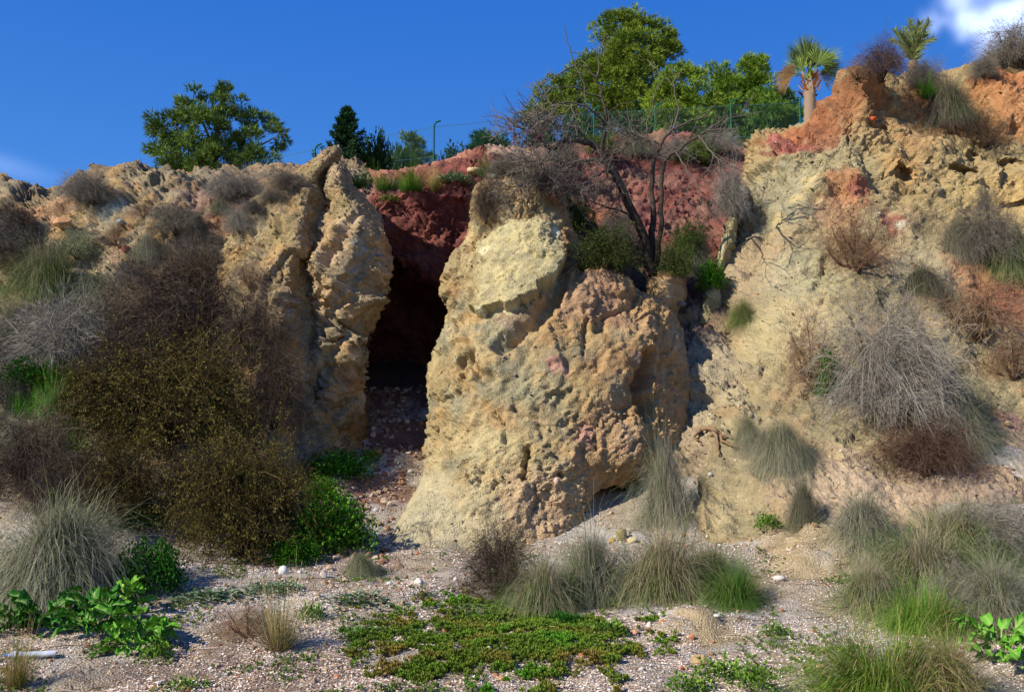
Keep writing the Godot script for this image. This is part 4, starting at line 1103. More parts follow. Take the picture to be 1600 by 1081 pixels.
	plant("ochre_shrub", 130, 660, 120, 110, "brown bush with few ochre tips between the bright green grass and the big ochre bush", "shrub", "dark bushes on the left", "", Color(0.8, 0.76, 0.74))
	plant("ochre_shrub", 430, 800, 110, 100, "ochre-tipped bush leaning over the weeds at the cave path", "shrub", "dark bushes on the left", "", Color(0.85, 0.8, 0.75))
	plant("dark_shrub", 390, 560, 120, 125, "dark bush against the lower face of the rock blade", "shrub", "dark bushes on the left")
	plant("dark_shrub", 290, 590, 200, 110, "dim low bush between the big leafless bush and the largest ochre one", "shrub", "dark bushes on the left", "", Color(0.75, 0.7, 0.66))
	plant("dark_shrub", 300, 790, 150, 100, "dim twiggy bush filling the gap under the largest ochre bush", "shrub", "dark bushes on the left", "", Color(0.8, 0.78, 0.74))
	plant("dark_shrub", 110, 800, 140, 110, "dark twiggy bush rising directly behind the large round tussock", "shrub", "dark bushes on the left")
	plant("grey_shrub", 190, 520, 100, 90, "greyish brown shrub between the pale domes and the dark thicket", "shrub", "shrubs on the left hillside", "", warm)
	plant("grey_tussock", 30, 520, 90, 60, "pale grass left of the wide dome at the left edge", "grass tussock", "tussocks on the left hillside")
	plant("dark_leafy_clump", 130, 610, 70, 40, "green weeds under the pale domes beside the thicket", "plant", "green weeds by the thicket")
	plant("dark_shrub", 430, 655, 110, 120, "dim twiggy bush in the shade against the rock pillar", "shrub", "dark bushes on the left")
	plant("hair_tussock", 95, 925, 290, 165, "large round grey-green tussock at the lower left", "grass tussock", "", "", Color(0.9, 0.95, 0.82))
	plant("dark_leafy_clump", 235, 915, 110, 100, "dark green nettle-like weeds beside the large round tussock", "plant", "green weeds by the thicket")
	plant("dark_leafy_clump", 215, 820, 80, 50, "green weeds behind the large round tussock", "plant", "green weeds by the thicket")
	plant("leafy_clump", 520, 852, 130, 88, "bright green leafy clump at the foot of the path", "plant", "green weeds by the path")
	plant("leafy_clump", 460, 868, 80, 40, "low green weeds left of the bright leafy clump", "plant", "green weeds by the path", "", Color(0.6, 0.75, 0.6))
	plant("leafy_clump", 505, 778, 60, 42, "green weeds behind the bright leafy clump, half in shade", "plant", "green weeds by the path")
	plant("dark_leafy_clump", 520, 735, 100, 55, "dark green weeds in the shade at the cave path", "plant", "green weeds by the path")
	plant("weed", 578, 715, 40, 30, "small weed on the cave path in the shade", "plant", "green weeds by the path")
	plant("hair_tussock", 572, 885, 74, 38, "small round grey-green tussock by itself beside the path", "grass tussock", "", "", Color(0.7, 0.78, 0.6))
	plant("grey_shrub", 70, 410, 70, 50, "grey scrub on the left hillside left of the grey-green shrub", "shrub", "shrubs on the left hillside", "", dk)
	plant("dark_shrub", 25, 420, 80, 50, "dark scrub at the left edge above the tall green grass", "shrub", "shrubs on the left hillside")
	plant("brown_twigs", 215, 330, 50, 30, "dry brown twigs on the bare crest of the left hillside", "shrub", "shrubs on the left hillside")
	plant("grey_tussock", 300, 350, 50, 36, "grey tussock on the stony slope under the pine", "grass tussock", "tussocks on the left hillside", "", dk)
	plant("grey_shrub", 320, 400, 80, 56, "dry grey shrub at the top edge of the dark thicket", "shrub", "shrubs on the left hillside", "", dk)
	plant("brown_twigs", 385, 440, 60, 46, "fine brown twigs against the lit face of the rock blade", "shrub", "shrubs on the left hillside")
	plant("grey_green_shrub", 150, 460, 80, 50, "grey-green shrub just above the pale domes", "shrub", "shrubs on the left hillside", "", dk)
	plant("grey_shrub", 55, 370, 60, 30, "small grey scrub under the low dark scrub of the left skyline", "shrub", "shrubs on the left hillside", "", dk)
	plant("grey_shrub", 300, 445, 90, 60, "grey twiggy shrub left of the rusty-crowned bush", "shrub", "shrubs on the left hillside", "", dk)
	plant("bright_grass", 30, 640, 60, 60, "green grass at the left edge beside the bright green slope grass", "grass", "bright green grass on the left", "", Color(0.7, 0.8, 0.7))
	plant("dark_shrub", 160, 600, 110, 90, "low dark bush between the pale domes and the largest ochre bush", "shrub", "dark bushes on the left")
	# --- front left
	broad_plant(70, 975, 130, 90, 15, "dark green broad-leaved plant in front of the round tussock", lin(40, 92, 24))
	broad_plant(140, 985, 130, 100, 16, "glossy broad-leaved plant in the middle of the lower left row", lin(52, 108, 30))
	broad_plant(225, 1005, 130, 100, 15, "light green broad-leaved plant at the right end of the lower left row", lin(84, 138, 36))
	broad_plant(15, 985, 110, 80, 12, "broad-leaved plant cut off by the left edge", lin(46, 96, 28))
	broad_plant(185, 955, 110, 90, 13, "yellowish green broad-leaved plant behind the lower left row", lin(96, 146, 40))
	plant("weed", 255, 1025, 60, 40, "small green weed below the lower left row of broad leaves", "plant", "small weeds on the chips")
	plant("weed", 160, 1015, 60, 22, "flat weed below the glossy broad-leaved plant", "plant", "small weeds on the chips")
	plant("weed", 285, 1065, 80, 26, "flat green weed at the bottom edge left of the straw tuft", "plant", "small weeds on the chips")
	plant("straw_tuft", 30, 1068, 90, 90, "dry yellow-green grass in the bottom left corner", "grass", "", "", Color(0.95, 0.9, 0.7))
	plant("poppy_cover", 330, 918, 130, 26, "low grey-green ground cover left of the straw tuft", "plant", "grey-green ground cover")
	plant("poppy_cover", 435, 912, 90, 28, "grey-green ground cover below the white round stone", "plant", "grey-green ground cover")
	plant("poppy_cover", 565, 922, 120, 26, "grey-green ground cover in front of the small round tussock", "plant", "grey-green ground cover")
	plant("poppy_cover", 570, 985, 90, 34, "grey-green ground cover at the left end of the green mat", "plant", "grey-green ground cover")
	plant("poppy_cover", 650, 965, 70, 18, "thin grey-green ground cover above the green mat", "plant", "grey-green ground cover")
	plant("poppy_cover", 660, 915, 40, 14, "small grey-green sprig on the pale chips below the talus", "plant", "grey-green ground cover")
	plant("straw_tuft", 440, 1005, 130, 100, "tuft of dry straw-coloured grass with some green at the lower left centre", "grass")
	plant("brown_twigs", 385, 985, 110, 62, "dry brown twigs spreading left of the straw tuft", "shrub", "", "", Color(1.1, 1.0, 0.95))
	plant("weed", 495, 960, 50, 40, "yellow-green weed beside the straw tuft", "plant", "small weeds on the chips")
	# --- round the outcrop
	plant("dark_shrub", 780, 925, 130, 118, "dark brown bush at the left foot of the outcrop", "shrub")
	plant("mixed_tussock", 850, 945, 130, 95, "grey-green tussock right of the dark bush at the outcrop's foot", "grass tussock", "tussocks at the foot of the outcrop")
	plant("grey_tussock", 925, 930, 130, 115, "grey tussock under the small hollow in the outcrop", "grass tussock", "tussocks at the foot of the outcrop")
	plant("grey_tussock", 1045, 800, 110, 140, "tall hanging curtain of grey grass at the outcrop's lower right", "grass tussock")
	plant("mixed_tussock", 1045, 920, 170, 115, "wide grey tussock in front of the hanging grass curtain", "grass tussock", "tussocks at the foot of the outcrop", "", Color(1.0, 0.97, 0.9))
	plant("green_tussock", 1150, 935, 90, 66, "dark green tussock at the right end of the outcrop tussocks", "grass tussock", "tussocks at the foot of the outcrop", "", Color(0.55, 0.7, 0.6))
	plant("mixed_tussock", 1110, 905, 90, 70, "olive tussock between the wide grey one and the dark green one", "grass tussock", "tussocks at the foot of the outcrop")
	plant("dark_leafy_clump", 890, 965, 70, 24, "green weeds in front of the grey outcrop tussock", "plant")
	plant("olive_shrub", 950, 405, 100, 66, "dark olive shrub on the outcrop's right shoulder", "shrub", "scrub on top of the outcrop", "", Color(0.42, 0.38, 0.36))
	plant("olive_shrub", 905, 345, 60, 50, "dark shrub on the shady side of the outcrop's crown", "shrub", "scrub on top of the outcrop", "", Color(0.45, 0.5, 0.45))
	plant("dark_shrub", 748, 335, 52, 80, "dark grey twiggy bush hanging beside the outcrop's crown", "shrub", "scrub on top of the outcrop")
	plant("grey_shrub", 850, 285, 100, 42, "tangle of dry grey twigs on the outcrop's crown", "shrub", "scrub on top of the outcrop", "", dk)
	plant("grey_shrub", 800, 262, 70, 40, "thin grey scrub behind the outcrop's crown", "shrub", "scrub on top of the outcrop", "", dk)
	plant("grey_shrub", 975, 370, 70, 60, "grey scrub behind the dead tree's left stem", "shrub", "scrub in the gully", "", dk)
	plant("grey_tussock", 1000, 232, 76, 36, "pale grey tussock on the gully rim under the big pine", "grass tussock")
	plant("leafy_clump", 1108, 440, 44, 48, "bright green weeds in the top of the gully", "plant", "", "", Color(0.6, 0.72, 0.55))
	plant("olive_shrub", 1060, 420, 56, 60, "grey-green shrub right of the dead tree's foot", "shrub", "scrub in the gully", "", Color(0.62, 0.62, 0.56))
	plant("mixed_tussock", 1150, 488, 56, 40, "olive grass tuft on the lip of the shaded gully", "grass tussock", "", "", Color(0.8, 0.85, 0.6))
	plant("grey_shrub", 1145, 330, 60, 90, "thin grey scrub on the red slope beside the yellow fin", "shrub", "scrub in the gully")
	plant("grey_tussock", 1090, 410, 50, 60, "dry grass on the red slope above the green weeds", "grass tussock", "scrub in the gully")
	plant("grey_shrub", 1130, 232, 80, 40, "pale twigs on the gully rim below the fence", "shrub", "scrub in the gully")
	plant("grey_shrub", 880, 244, 70, 36, "grey scrub on the rim under the dead tree's left limbs", "shrub", "scrub on the gully rim", "", dk)
	plant("olive_shrub", 930, 236, 60, 34, "olive scrub on the rim behind the dead tree's fork", "shrub", "scrub on the gully rim", "", Color(0.7, 0.75, 0.65))
	plant("grey_shrub", 1055, 236, 70, 34, "grey scrub on the rim right of the pale rim tussock", "shrub", "scrub on the gully rim")
	plant("olive_shrub", 1095, 245, 70, 40, "green scrub on the rim between the dead tree and the fin", "shrub", "scrub on the gully rim", "", Color(0.8, 0.9, 0.7))
	plant("olive_shrub", 1085, 400, 60, 50, "olive scrub low on the red slope beside the bright green weeds", "shrub", "scrub in the gully", "", Color(0.6, 0.6, 0.52))
	plant("bright_grass", 755, 262, 60, 26, "green grass on the rim behind the wall blocks", "grass", "grass on the rim above the cave", "", Color(0.7, 0.7, 0.6))
	# --- right slope
	plant("hair_tussock", 1165, 690, 56, 62, "small hanging grey tussock left of its larger neighbour on the right slope", "grass tussock", "tussocks on the right slope", "", Color(0.9, 0.92, 0.8))
	plant("hair_tussock", 1216, 716, 116, 88, "hanging grey-green tussock on the right slope's foot", "grass tussock", "tussocks on the right slope", "", Color(0.88, 0.92, 0.8))
	plant("grey_shrub", 1405, 660, 215, 200, "largest grey shrub, in the middle of the right slope", "shrub", "shrubs on the right slope")
	plant("mixed_tussock", 1470, 650, 130, 110, "grey-green grass growing through the right side of the largest grey shrub", "grass tussock", "tussocks on the right slope")
	plant("leafy_clump", 1292, 610, 46, 72, "green leaves at the left edge of the largest grey shrub", "plant", "", "", Color(0.6, 0.75, 0.6))
	plant("brown_twigs", 1270, 590, 100, 130, "bare thin twigs standing left of the largest grey shrub", "shrub", "shrubs on the right slope", "", Color(1.1, 1.1, 1.15))
	plant("dark_shrub", 1440, 730, 170, 90, "brown twiggy scrub below the largest grey shrub", "shrub", "shrubs on the right slope", "", Color(1.2, 1.0, 0.95))
	plant("grey_tussock", 1500, 690, 120, 76, "grey tussock at the lower right of the largest grey shrub", "grass tussock", "tussocks on the right slope")
	plant("grey_tussock", 1262, 805, 70, 74, "dark grey tussock below the hanging tussock on the right", "grass tussock", "tussocks on the right slope", "", dk)
	plant("grey_tussock", 1350, 825, 130, 66, "broad grey tussock right of the dark grey one at the slope's foot", "grass tussock", "tussocks on the right slope")
	plant("brown_twigs", 1345, 410, 130, 105, "sparse brown bush on the orange patch of the right slope", "shrub", "shrubs on the right slope", "", Color(0.8, 0.7, 0.65))
	plant("grey_tussock", 1435, 440, 70, 50, "low grey tussock right of the sparse brown bush", "grass tussock", "tussocks on the right slope", "", dk)
	plant("grey_shrub", 1545, 400, 120, 105, "large dark grey shrub at the right edge, upper slope", "shrub", "shrubs on the right slope", "", dk)
	plant("hair_tussock", 1495, 385, 66, 62, "dark hanging tussock left of the upper right shrub", "grass tussock", "tussocks on the right slope", "", dk)
	plant("mixed_tussock", 1580, 410, 90, 76, "grey-green grass at the right edge below the upper right shrub", "grass tussock", "tussocks on the right slope")
	plant("brown_twigs", 1530, 520, 190, 100, "thin brown dry branches spread over the rusty soil at the right", "shrub", "shrubs on the right slope")
	plant("brown_twigs", 1580, 580, 110, 90, "thin dry branches at the right edge above the big grey mound", "shrub", "shrubs on the right slope", "", Color(0.8, 0.75, 0.75))
	plant("dark_shrub", 1385, 125, 90, 66, "dark twiggy shrub on the right skyline beside the feather palm", "shrub", "shrubs on the right skyline", "", Color(1.2, 1.1, 1.2))
	plant("grey_shrub", 1440, 128, 70, 50, "grey shrub on the right skyline under the feather palm", "shrub", "shrubs on the right skyline", "", dk)
	plant("brown_twigs", 1335, 125, 50, 34, "sparse pale twigs on the right skyline left of the dark shrub", "shrub", "shrubs on the right skyline")
	plant("grey_tussock", 1490, 170, 100, 72, "grey dry tussock hanging under the right skyline", "grass tussock", "tussocks on the right slope", "", dk)
	plant("bright_grass", 1445, 140, 50, 40, "green grass on the right skyline below the grey shrub", "grass", "", "", Color(0.6, 0.7, 0.6))
	plant("grey_shrub", 1530, 110, 50, 40, "small grey shrub on the skyline left of the corner shrub", "shrub", "shrubs on the right skyline", "", dk)
	plant("grey_shrub", 1580, 95, 110, 76, "grey shrub in the top right corner in front of the cloud", "shrub", "shrubs on the right skyline", "", Color(0.75, 0.72, 0.66))
	plant("brown_twigs", 1535, 215, 80, 55, "dead twigs on the bare upper right slope", "shrub", "shrubs on the right slope", "", dk)
	# --- front right
	plant("grey_shrub", 1555, 860, 170, 105, "pale grey mound of dry twigs at the right edge", "shrub")
	plant("mixed_tussock", 1450, 900, 170, 90, "grey-green tussock behind the green grass at the lower right", "grass tussock", "tussocks at the lower right")
	plant("mixed_tussock", 1360, 935, 100, 76, "tussock at the left of the lower right group beside the bare bank", "grass tussock", "tussocks at the lower right")
	plant("grey_tussock", 1560, 950, 150, 90, "grey tussock behind the lower right leafy plant", "grass tussock", "tussocks at the lower right")
	plant("mixed_tussock", 1500, 850, 150, 80, "grey-green tussock left of the pale grey mound at the right edge", "grass tussock", "tussocks at the lower right", "", Color(0.95, 1.0, 0.85))
	plant("grey_shrub", 1500, 960, 130, 80, "dry grey twigs between the green grass and the lower right leafy plant", "shrub", "", "", Color(0.9, 0.88, 0.85))
	plant("bright_grass", 1400, 860, 110, 50, "thin green grass behind the tussocks at the lower right", "grass", "", "", Color(0.75, 0.8, 0.75))
	plant("green_tussock", 1440, 985, 110, 80, "upright green grass above the large bottom right tussock", "grass tussock", "tussocks at the lower right", "", Color(0.9, 1.1, 0.7))
	plant("green_tussock", 1390, 1085, 200, 125, "large green tussock at the bottom right", "grass tussock", "", "", Color(1.0, 1.0, 0.75))
	plant("brown_tussock", 1490, 1085, 160, 95, "brownish drooping tussock joined to the large green one at the bottom right", "grass tussock")
	broad_plant(1565, 1035, 130, 120, 14, "light green broad-leaved plant in the lower right corner", lin(84, 140, 40))
	plant("weed", 1195, 812, 46, 30, "green sprout at the foot of the right slope", "plant", "small weeds on the chips")
	plant("weed", 1215, 980, 48, 28, "small green sprout right of the tan mound", "plant", "small weeds on the chips")
	plant("weed", 1135, 1055, 90, 46, "leafy weed at the bottom right of the green mat", "plant", "small weeds on the chips")
	plant("weed", 1190, 1075, 70, 60, "leafy weed with upright stalks at the bottom edge", "plant", "small weeds on the chips")
	plant("weed", 1080, 1075, 80, 40, "leafy weed at the bottom edge under the pale stone", "plant", "small weeds on the chips")
	plant("weed", 1320, 1078, 100, 40, "low green weed left of the large green tussock", "plant", "small weeds on the chips")
	plant("weed", 955, 985, 70, 34, "bright green weed at the right end of the green mat", "plant", "small weeds on the chips")
	# --- the plateau's edge above the cave
	plant("bright_grass", 600, 285, 60, 40, "grey-green grass on the red rim left of centre above the cave", "grass", "grass on the rim above the cave", "", Color(0.7, 0.66, 0.6))
	plant("bright_grass", 640, 285, 60, 44, "taller grass in the middle of the rim above the cave", "grass", "grass on the rim above the cave", "", Color(0.85, 0.7, 0.7))
	plant("straw_tuft", 684, 288, 46, 40, "yellow straw grass on the rim above the cave", "grass", "", "", Color(1.1, 1.1, 0.8))
	plant("poppy_cover", 715, 282, 60, 40, "grey-green low plant right of the straw grass on the rim", "plant")
	plant("weed", 615, 303, 40, 14, "low yellow-green weed on the bare red rim", "plant", "grass on the rim above the cave")
	plant("bright_grass", 565, 280, 60, 30, "pale grass on the rim behind the rock pillar", "grass", "grass on the rim above the cave", "", Color(0.8, 0.7, 0.8))

# ---------------------------------------------------------------- trees, fence, stones
func curve_pts(pts: PackedVector3Array, per: int) -> PackedVector3Array:
	var counts := PackedInt32Array()
	for k in pts.size() - 1: counts.append(per)
	return spline(pts, counts)

# crown lobes: [px, py, distance, half width px, half height px]; needles in clumps on limbs that leave the trunk
func pine(label: String, base: Vector3, trunk_r: float, lobes: Array, c0: Color, c1: Color, clump: float, density: float, tufts: int, group: String) -> void:
	var o := thing("pine_tree", label, "tree", base, 0.0, group)
	var top := Vector3.ZERO
	var wood := MB.new()
	var crown := MB.new()
	var bark := lin(96, 80, 66)
	for l in lobes:
		var c := W(l[0], l[1], l[2]) - base
		if c.y > top.y: top = c
	var tr := PackedVector3Array([Vector3(0, -0.3, 0), Vector3(top.x * 0.1, top.y * 0.3, top.z * 0.1), Vector3(top.x * 0.5 + 0.15, top.y * 0.65, top.z * 0.5), top])
	var line := curve_pts(tr, 4)
	wood.tube(line, trunk_r, trunk_r * 0.25, 8, bark, bark)
	for l in lobes:
		var c := W(l[0], l[1], l[2]) - base
		var r: Vector3 = Vector3(l[3], l[4], l[3] * 0.9) * (l[2] / F)
		var start: Vector3 = line[clampi(int(line.size() * clampf(c.y / top.y - 0.35, 0.1, 0.8)), 0, line.size() - 1)]
		wood.tube(curve_pts(PackedVector3Array([start, start.lerp(c, 0.5) + Vector3(0, 0.15, 0), c]), 3), trunk_r * 0.5, trunk_r * 0.16, 5, bark, bark)
		var count := int(density * 2.0 * (r.x * r.y + r.y * r.z + r.x * r.z) / (clump * clump))
		for k in count:
			var d := Vector3(rr(-1, 1), rr(-1, 1), rr(-1, 1))
			while d.length() > 1.0 or d.length() < 0.2: d = Vector3(rr(-1, 1), rr(-1, 1), rr(-1, 1))
			d = d.normalized() * pow(d.length(), 0.6)
			var at: Vector3 = c + d * r * rr(0.85, 1.08)
			if k % 3 == 0: wood.tube(PackedVector3Array([c.lerp(at, 0.2), c.lerp(at, 0.6) + Vector3(0, 0.08, 0), at]), trunk_r * 0.14, trunk_r * 0.05, 4, bark, bark)
			var tone := rr(0, 1)
			for t in tufts:
				var v := Vector3(rr(-1, 1), rr(-0.75, 1), rr(-1, 1))
				if v.length() > 1.0: continue
				var p: Vector3 = at + v * clump * Vector3(1, 0.75, 1)
				var out := (v + d * 0.7 + Vector3(0, 0.35, 0)).normalized()
				for q in 6:
					var dir := (out + Vector3(rr(-1, 1), rr(-1, 1), rr(-1, 1)) * 0.65).normalized() * rr(0.12, 0.24)
					var side := dir.cross(Vector3(rr(-1, 1), rr(-1, 1), rr(-1, 1))).normalized() * 0.0155
					var col := jit(c0.lerp(c1, clampf(tone * 0.6 + rng.randf() * 0.4, 0, 1)), 0.2)
					crown.tri(p - side, p + side, p + dir, col, col)
	put("trunk", wood.mesh(), M.wood, o)
	put("crown", crown.mesh(), M.needle, o)

func plateau_at(px: float, d: float) -> Vector3:
	var p := W(px, 300, d)
	return Vector3(p.x, plateau_y(p.x, p.z) - 0.1, p.z)

func conifer() -> void:
	var base := plateau_at(548, 25.0)
	var o := thing("conifer_tree", "dark pointed conifer behind the tip of the leaning rock", "tree", base, 0.0, "trees on the plateau")
	var wood := MB.new()
	var crown := MB.new()
	var top := W(541, 166, 25.0) - base
	wood.tube(curve_pts(PackedVector3Array([Vector3(0, -0.3, 0), top * 0.5 + Vector3(0.05, 0, 0), top]), 5), 0.1, 0.015, 7, lin(86, 66, 50), lin(86, 66, 50))
	for k in 115:
		var t := rng.randf() * 0.97
		var from := top * (0.08 + 0.9 * t)
		var az := rr(0, TAU)
		var l := (1.02 * (1.0 - t) + 0.07) * rr(0.6, 1.15)
		var tip := from + Vector3(cos(az) * l, l * rr(0.15, 0.75), sin(az) * l)
		var mid := from.lerp(tip, 0.5) - Vector3(0, l * 0.12, 0)
		wood.tube(PackedVector3Array([from, mid, tip]), 0.018, 0.006, 4, lin(80, 64, 48), lin(70, 70, 44))
		for q in 60:
			var s := rr(0.1, 1.0)
			var p := from.lerp(mid, s * 2.0) if s < 0.5 else mid.lerp(tip, s * 2.0 - 1.0)
			p += Vector3(rr(-1, 1), rr(-1, 1), rr(-1, 1)) * 0.06
			for n in 3:
				var dir := ((tip - from).normalized() * 0.5 + Vector3(rr(-1, 1), rr(-0.6, 1), rr(-1, 1))).normalized() * rr(0.06, 0.12)
				var side := dir.cross(Vector3(rr(-1, 1), rr(-1, 1), rr(-1, 1))).normalized() * 0.02
				var col := jit(lin(42, 76, 44), 0.4)
				crown.tri(p - side, p + side, p + dir, col, col)
	put("trunk", wood.mesh(), M.wood, o)
	put("crown", crown.mesh(), M.needle, o)

func build_trees() -> void:
	var g := "trees on the plateau"
	pine("round pine standing by itself on the left of the plateau", plateau_at(330, 28.0), 0.13,
		[[300, 165, 28, 30, 26], [352, 165, 28.2, 30, 28], [272, 195, 28, 34, 30], [400, 190, 28.4, 30, 24], [330, 205, 27.6, 46, 36], [430, 214, 28.2, 18, 18], [256, 228, 28, 24, 24], [385, 232, 28, 36, 28], [290, 246, 27.8, 46, 28], [340, 262, 27.6, 52, 28], [262, 272, 27.8, 26, 20], [405, 252, 27.2, 30, 22], [248, 200, 28.1, 16, 16], [330, 150, 28.3, 18, 14]],
		lin(58, 88, 38), lin(140, 162, 78), 0.24, 0.40, 60, g)
	pine("tall broad pine, highest tree on the plateau", plateau_at(985, 35.0), 0.2,
		[[965, 45, 35, 34, 24], [1010, 55, 35, 40, 30], [940, 85, 35, 36, 34], [990, 90, 34.5, 50, 40], [1040, 85, 35, 24, 30], [955, 130, 34.5, 50, 36], [1015, 130, 34.7, 44, 34], [905, 125, 35, 34, 26], [870, 150, 35, 34, 28], [985, 170, 34.3, 50, 34], [925, 170, 34.6, 50, 30], [850, 180, 35, 30, 24], [985, 30, 35.2, 20, 12]],
		lin(84, 110, 34), lin(164, 180, 68), 0.3, 0.8, 60, g)
	pine("bright green pine between the tall pine and the dark pines", plateau_at(1065, 31.0), 0.13,
		[[1065, 130, 31, 36, 28], [1040, 160, 31, 34, 30], [1092, 160, 31, 34, 30], [1060, 190, 30.7, 50, 28], [1025, 195, 31, 30, 24], [1100, 190, 31, 30, 26], [1062, 112, 31.1, 14, 12]],
		lin(86, 118, 34), lin(170, 190, 70), 0.26, 0.6, 60, g)
	pine("many-topped dark green pine left of the fan palm", plateau_at(1165, 33.0), 0.14,
		[[1122, 120, 33, 18, 22], [1170, 112, 33, 32, 22], [1140, 145, 33, 36, 26], [1185, 140, 32.8, 30, 30], [1165, 175, 32.6, 56, 30], [1120, 175, 33, 30, 26], [1176, 98, 33, 12, 10]],
		lin(76, 112, 36), lin(160, 184, 66), 0.26, 0.62, 60, g)
	pine("small dark pine right behind the fan palm's trunk", plateau_at(1220, 31.0), 0.1,
		[[1222, 155, 31, 20, 22], [1212, 180, 31, 32, 24], [1235, 185, 31, 22, 18], [1195, 195, 31, 26, 20]],
		lin(62, 98, 34), lin(134, 164, 66), 0.24, 0.62, 60, g)
	pine("light green young pine behind the second fence post", plateau_at(648, 28.0), 0.05,
		[[645, 222, 28, 15, 16], [640, 243, 28, 24, 16], [658, 245, 28, 18, 14]], lin(66, 96, 46), lin(130, 152, 82), 0.18, 0.5, 40, g)
	pine("dense dark green pine bush right of the tall fence post", plateau_at(768, 29.0), 0.06,
		[[752, 222, 29, 16, 14], [778, 226, 29, 18, 16], [766, 242, 28.8, 36, 18], [740, 245, 29, 16, 12]], lin(28, 60, 28), lin(74, 116, 50), 0.2, 0.7, 55, g)
	conifer()
	var sh := [[712, 262, 28.0, 70, 34, 1, "dark hedge-like shrub behind the tall fence post"], [592, 268, 25.5, 42, 62, 1, "loose green shrub at the right foot of the conifer"], [575, 272, 25.2, 40, 40, 0, "green shrub hiding the conifer's trunk"],
		[622, 262, 26.8, 50, 36, 0, "grey-green shrub left of the light green young pine"], [1190, 225, 27.0, 90, 44, 0, "mid green shrub under the fence right of the dead tree"], [1125, 222, 27.5, 70, 40, 0, "shrub under the fence behind the dead tree's right limbs"], [905, 222, 28.0, 90, 46, 1, "dark shrub behind the fence under the tall pine"], [990, 218, 29.0, 110, 40, 1, "dark green shrub along the fence under the tall pine's right side"], [845, 226, 27.5, 60, 50, 1, "dark shrub where the fence meets the dead tree's branches"]]
	for s in sh:
		var p := plateau_at(s[0], s[2])
		var foot := W(s[0], s[1], s[2])
		var o := thing("shrub", s[6], "shrub", Vector3(foot.x, minf(p.y, foot.y), foot.z), 0.0, "shrubs along the fence")
		put("leaves", proto["plateau_shrub"][s[5]][0][1], M.needle, o)
		var top := W(s[0], s[1] - s[4], s[2]).y - o.position.y
		o.basis = Basis(Vector3.UP, rr(0, TAU)).scaled(Vector3(s[3] * s[2] / F * 0.5, top * 0.9, s[3] * s[2] / F * 0.5))
	# purple-flowering climber at the fence
	var b := MB.new()
	for k in 260:
		var p := Vector3(rr(-.5, .5), rr(0, 0.75), rr(-.3, .3)) * (0.4 + 0.6 * rng.randf())
		var d := Vector3(rr(-1, 1), rr(-1, 1), rr(-1, 1)).normalized() * 0.07
		var s := d.cross(Vector3(rr(-1, 1), rr(-1, 1), rr(-1, 1))).normalized() * 0.03
		var c := jit(lin(126, 52, 104) if rng.randf() < 0.35 else lin(62, 66, 44), 0.3)
		b.quad(p, p + d * 0.5 + s, p + d, p + d * 0.5 - s, c)
	var bp := W(822, 236, 25.5)
	var bo := thing("flowering_shrub", "purple-flowering shrub at the fence behind the dead tree's left branches", "shrub", bp)
	put("flowers", b.mesh(), M.leaf, bo)
	bo.scale = Vector3(1.3, 1.3, 1.3)

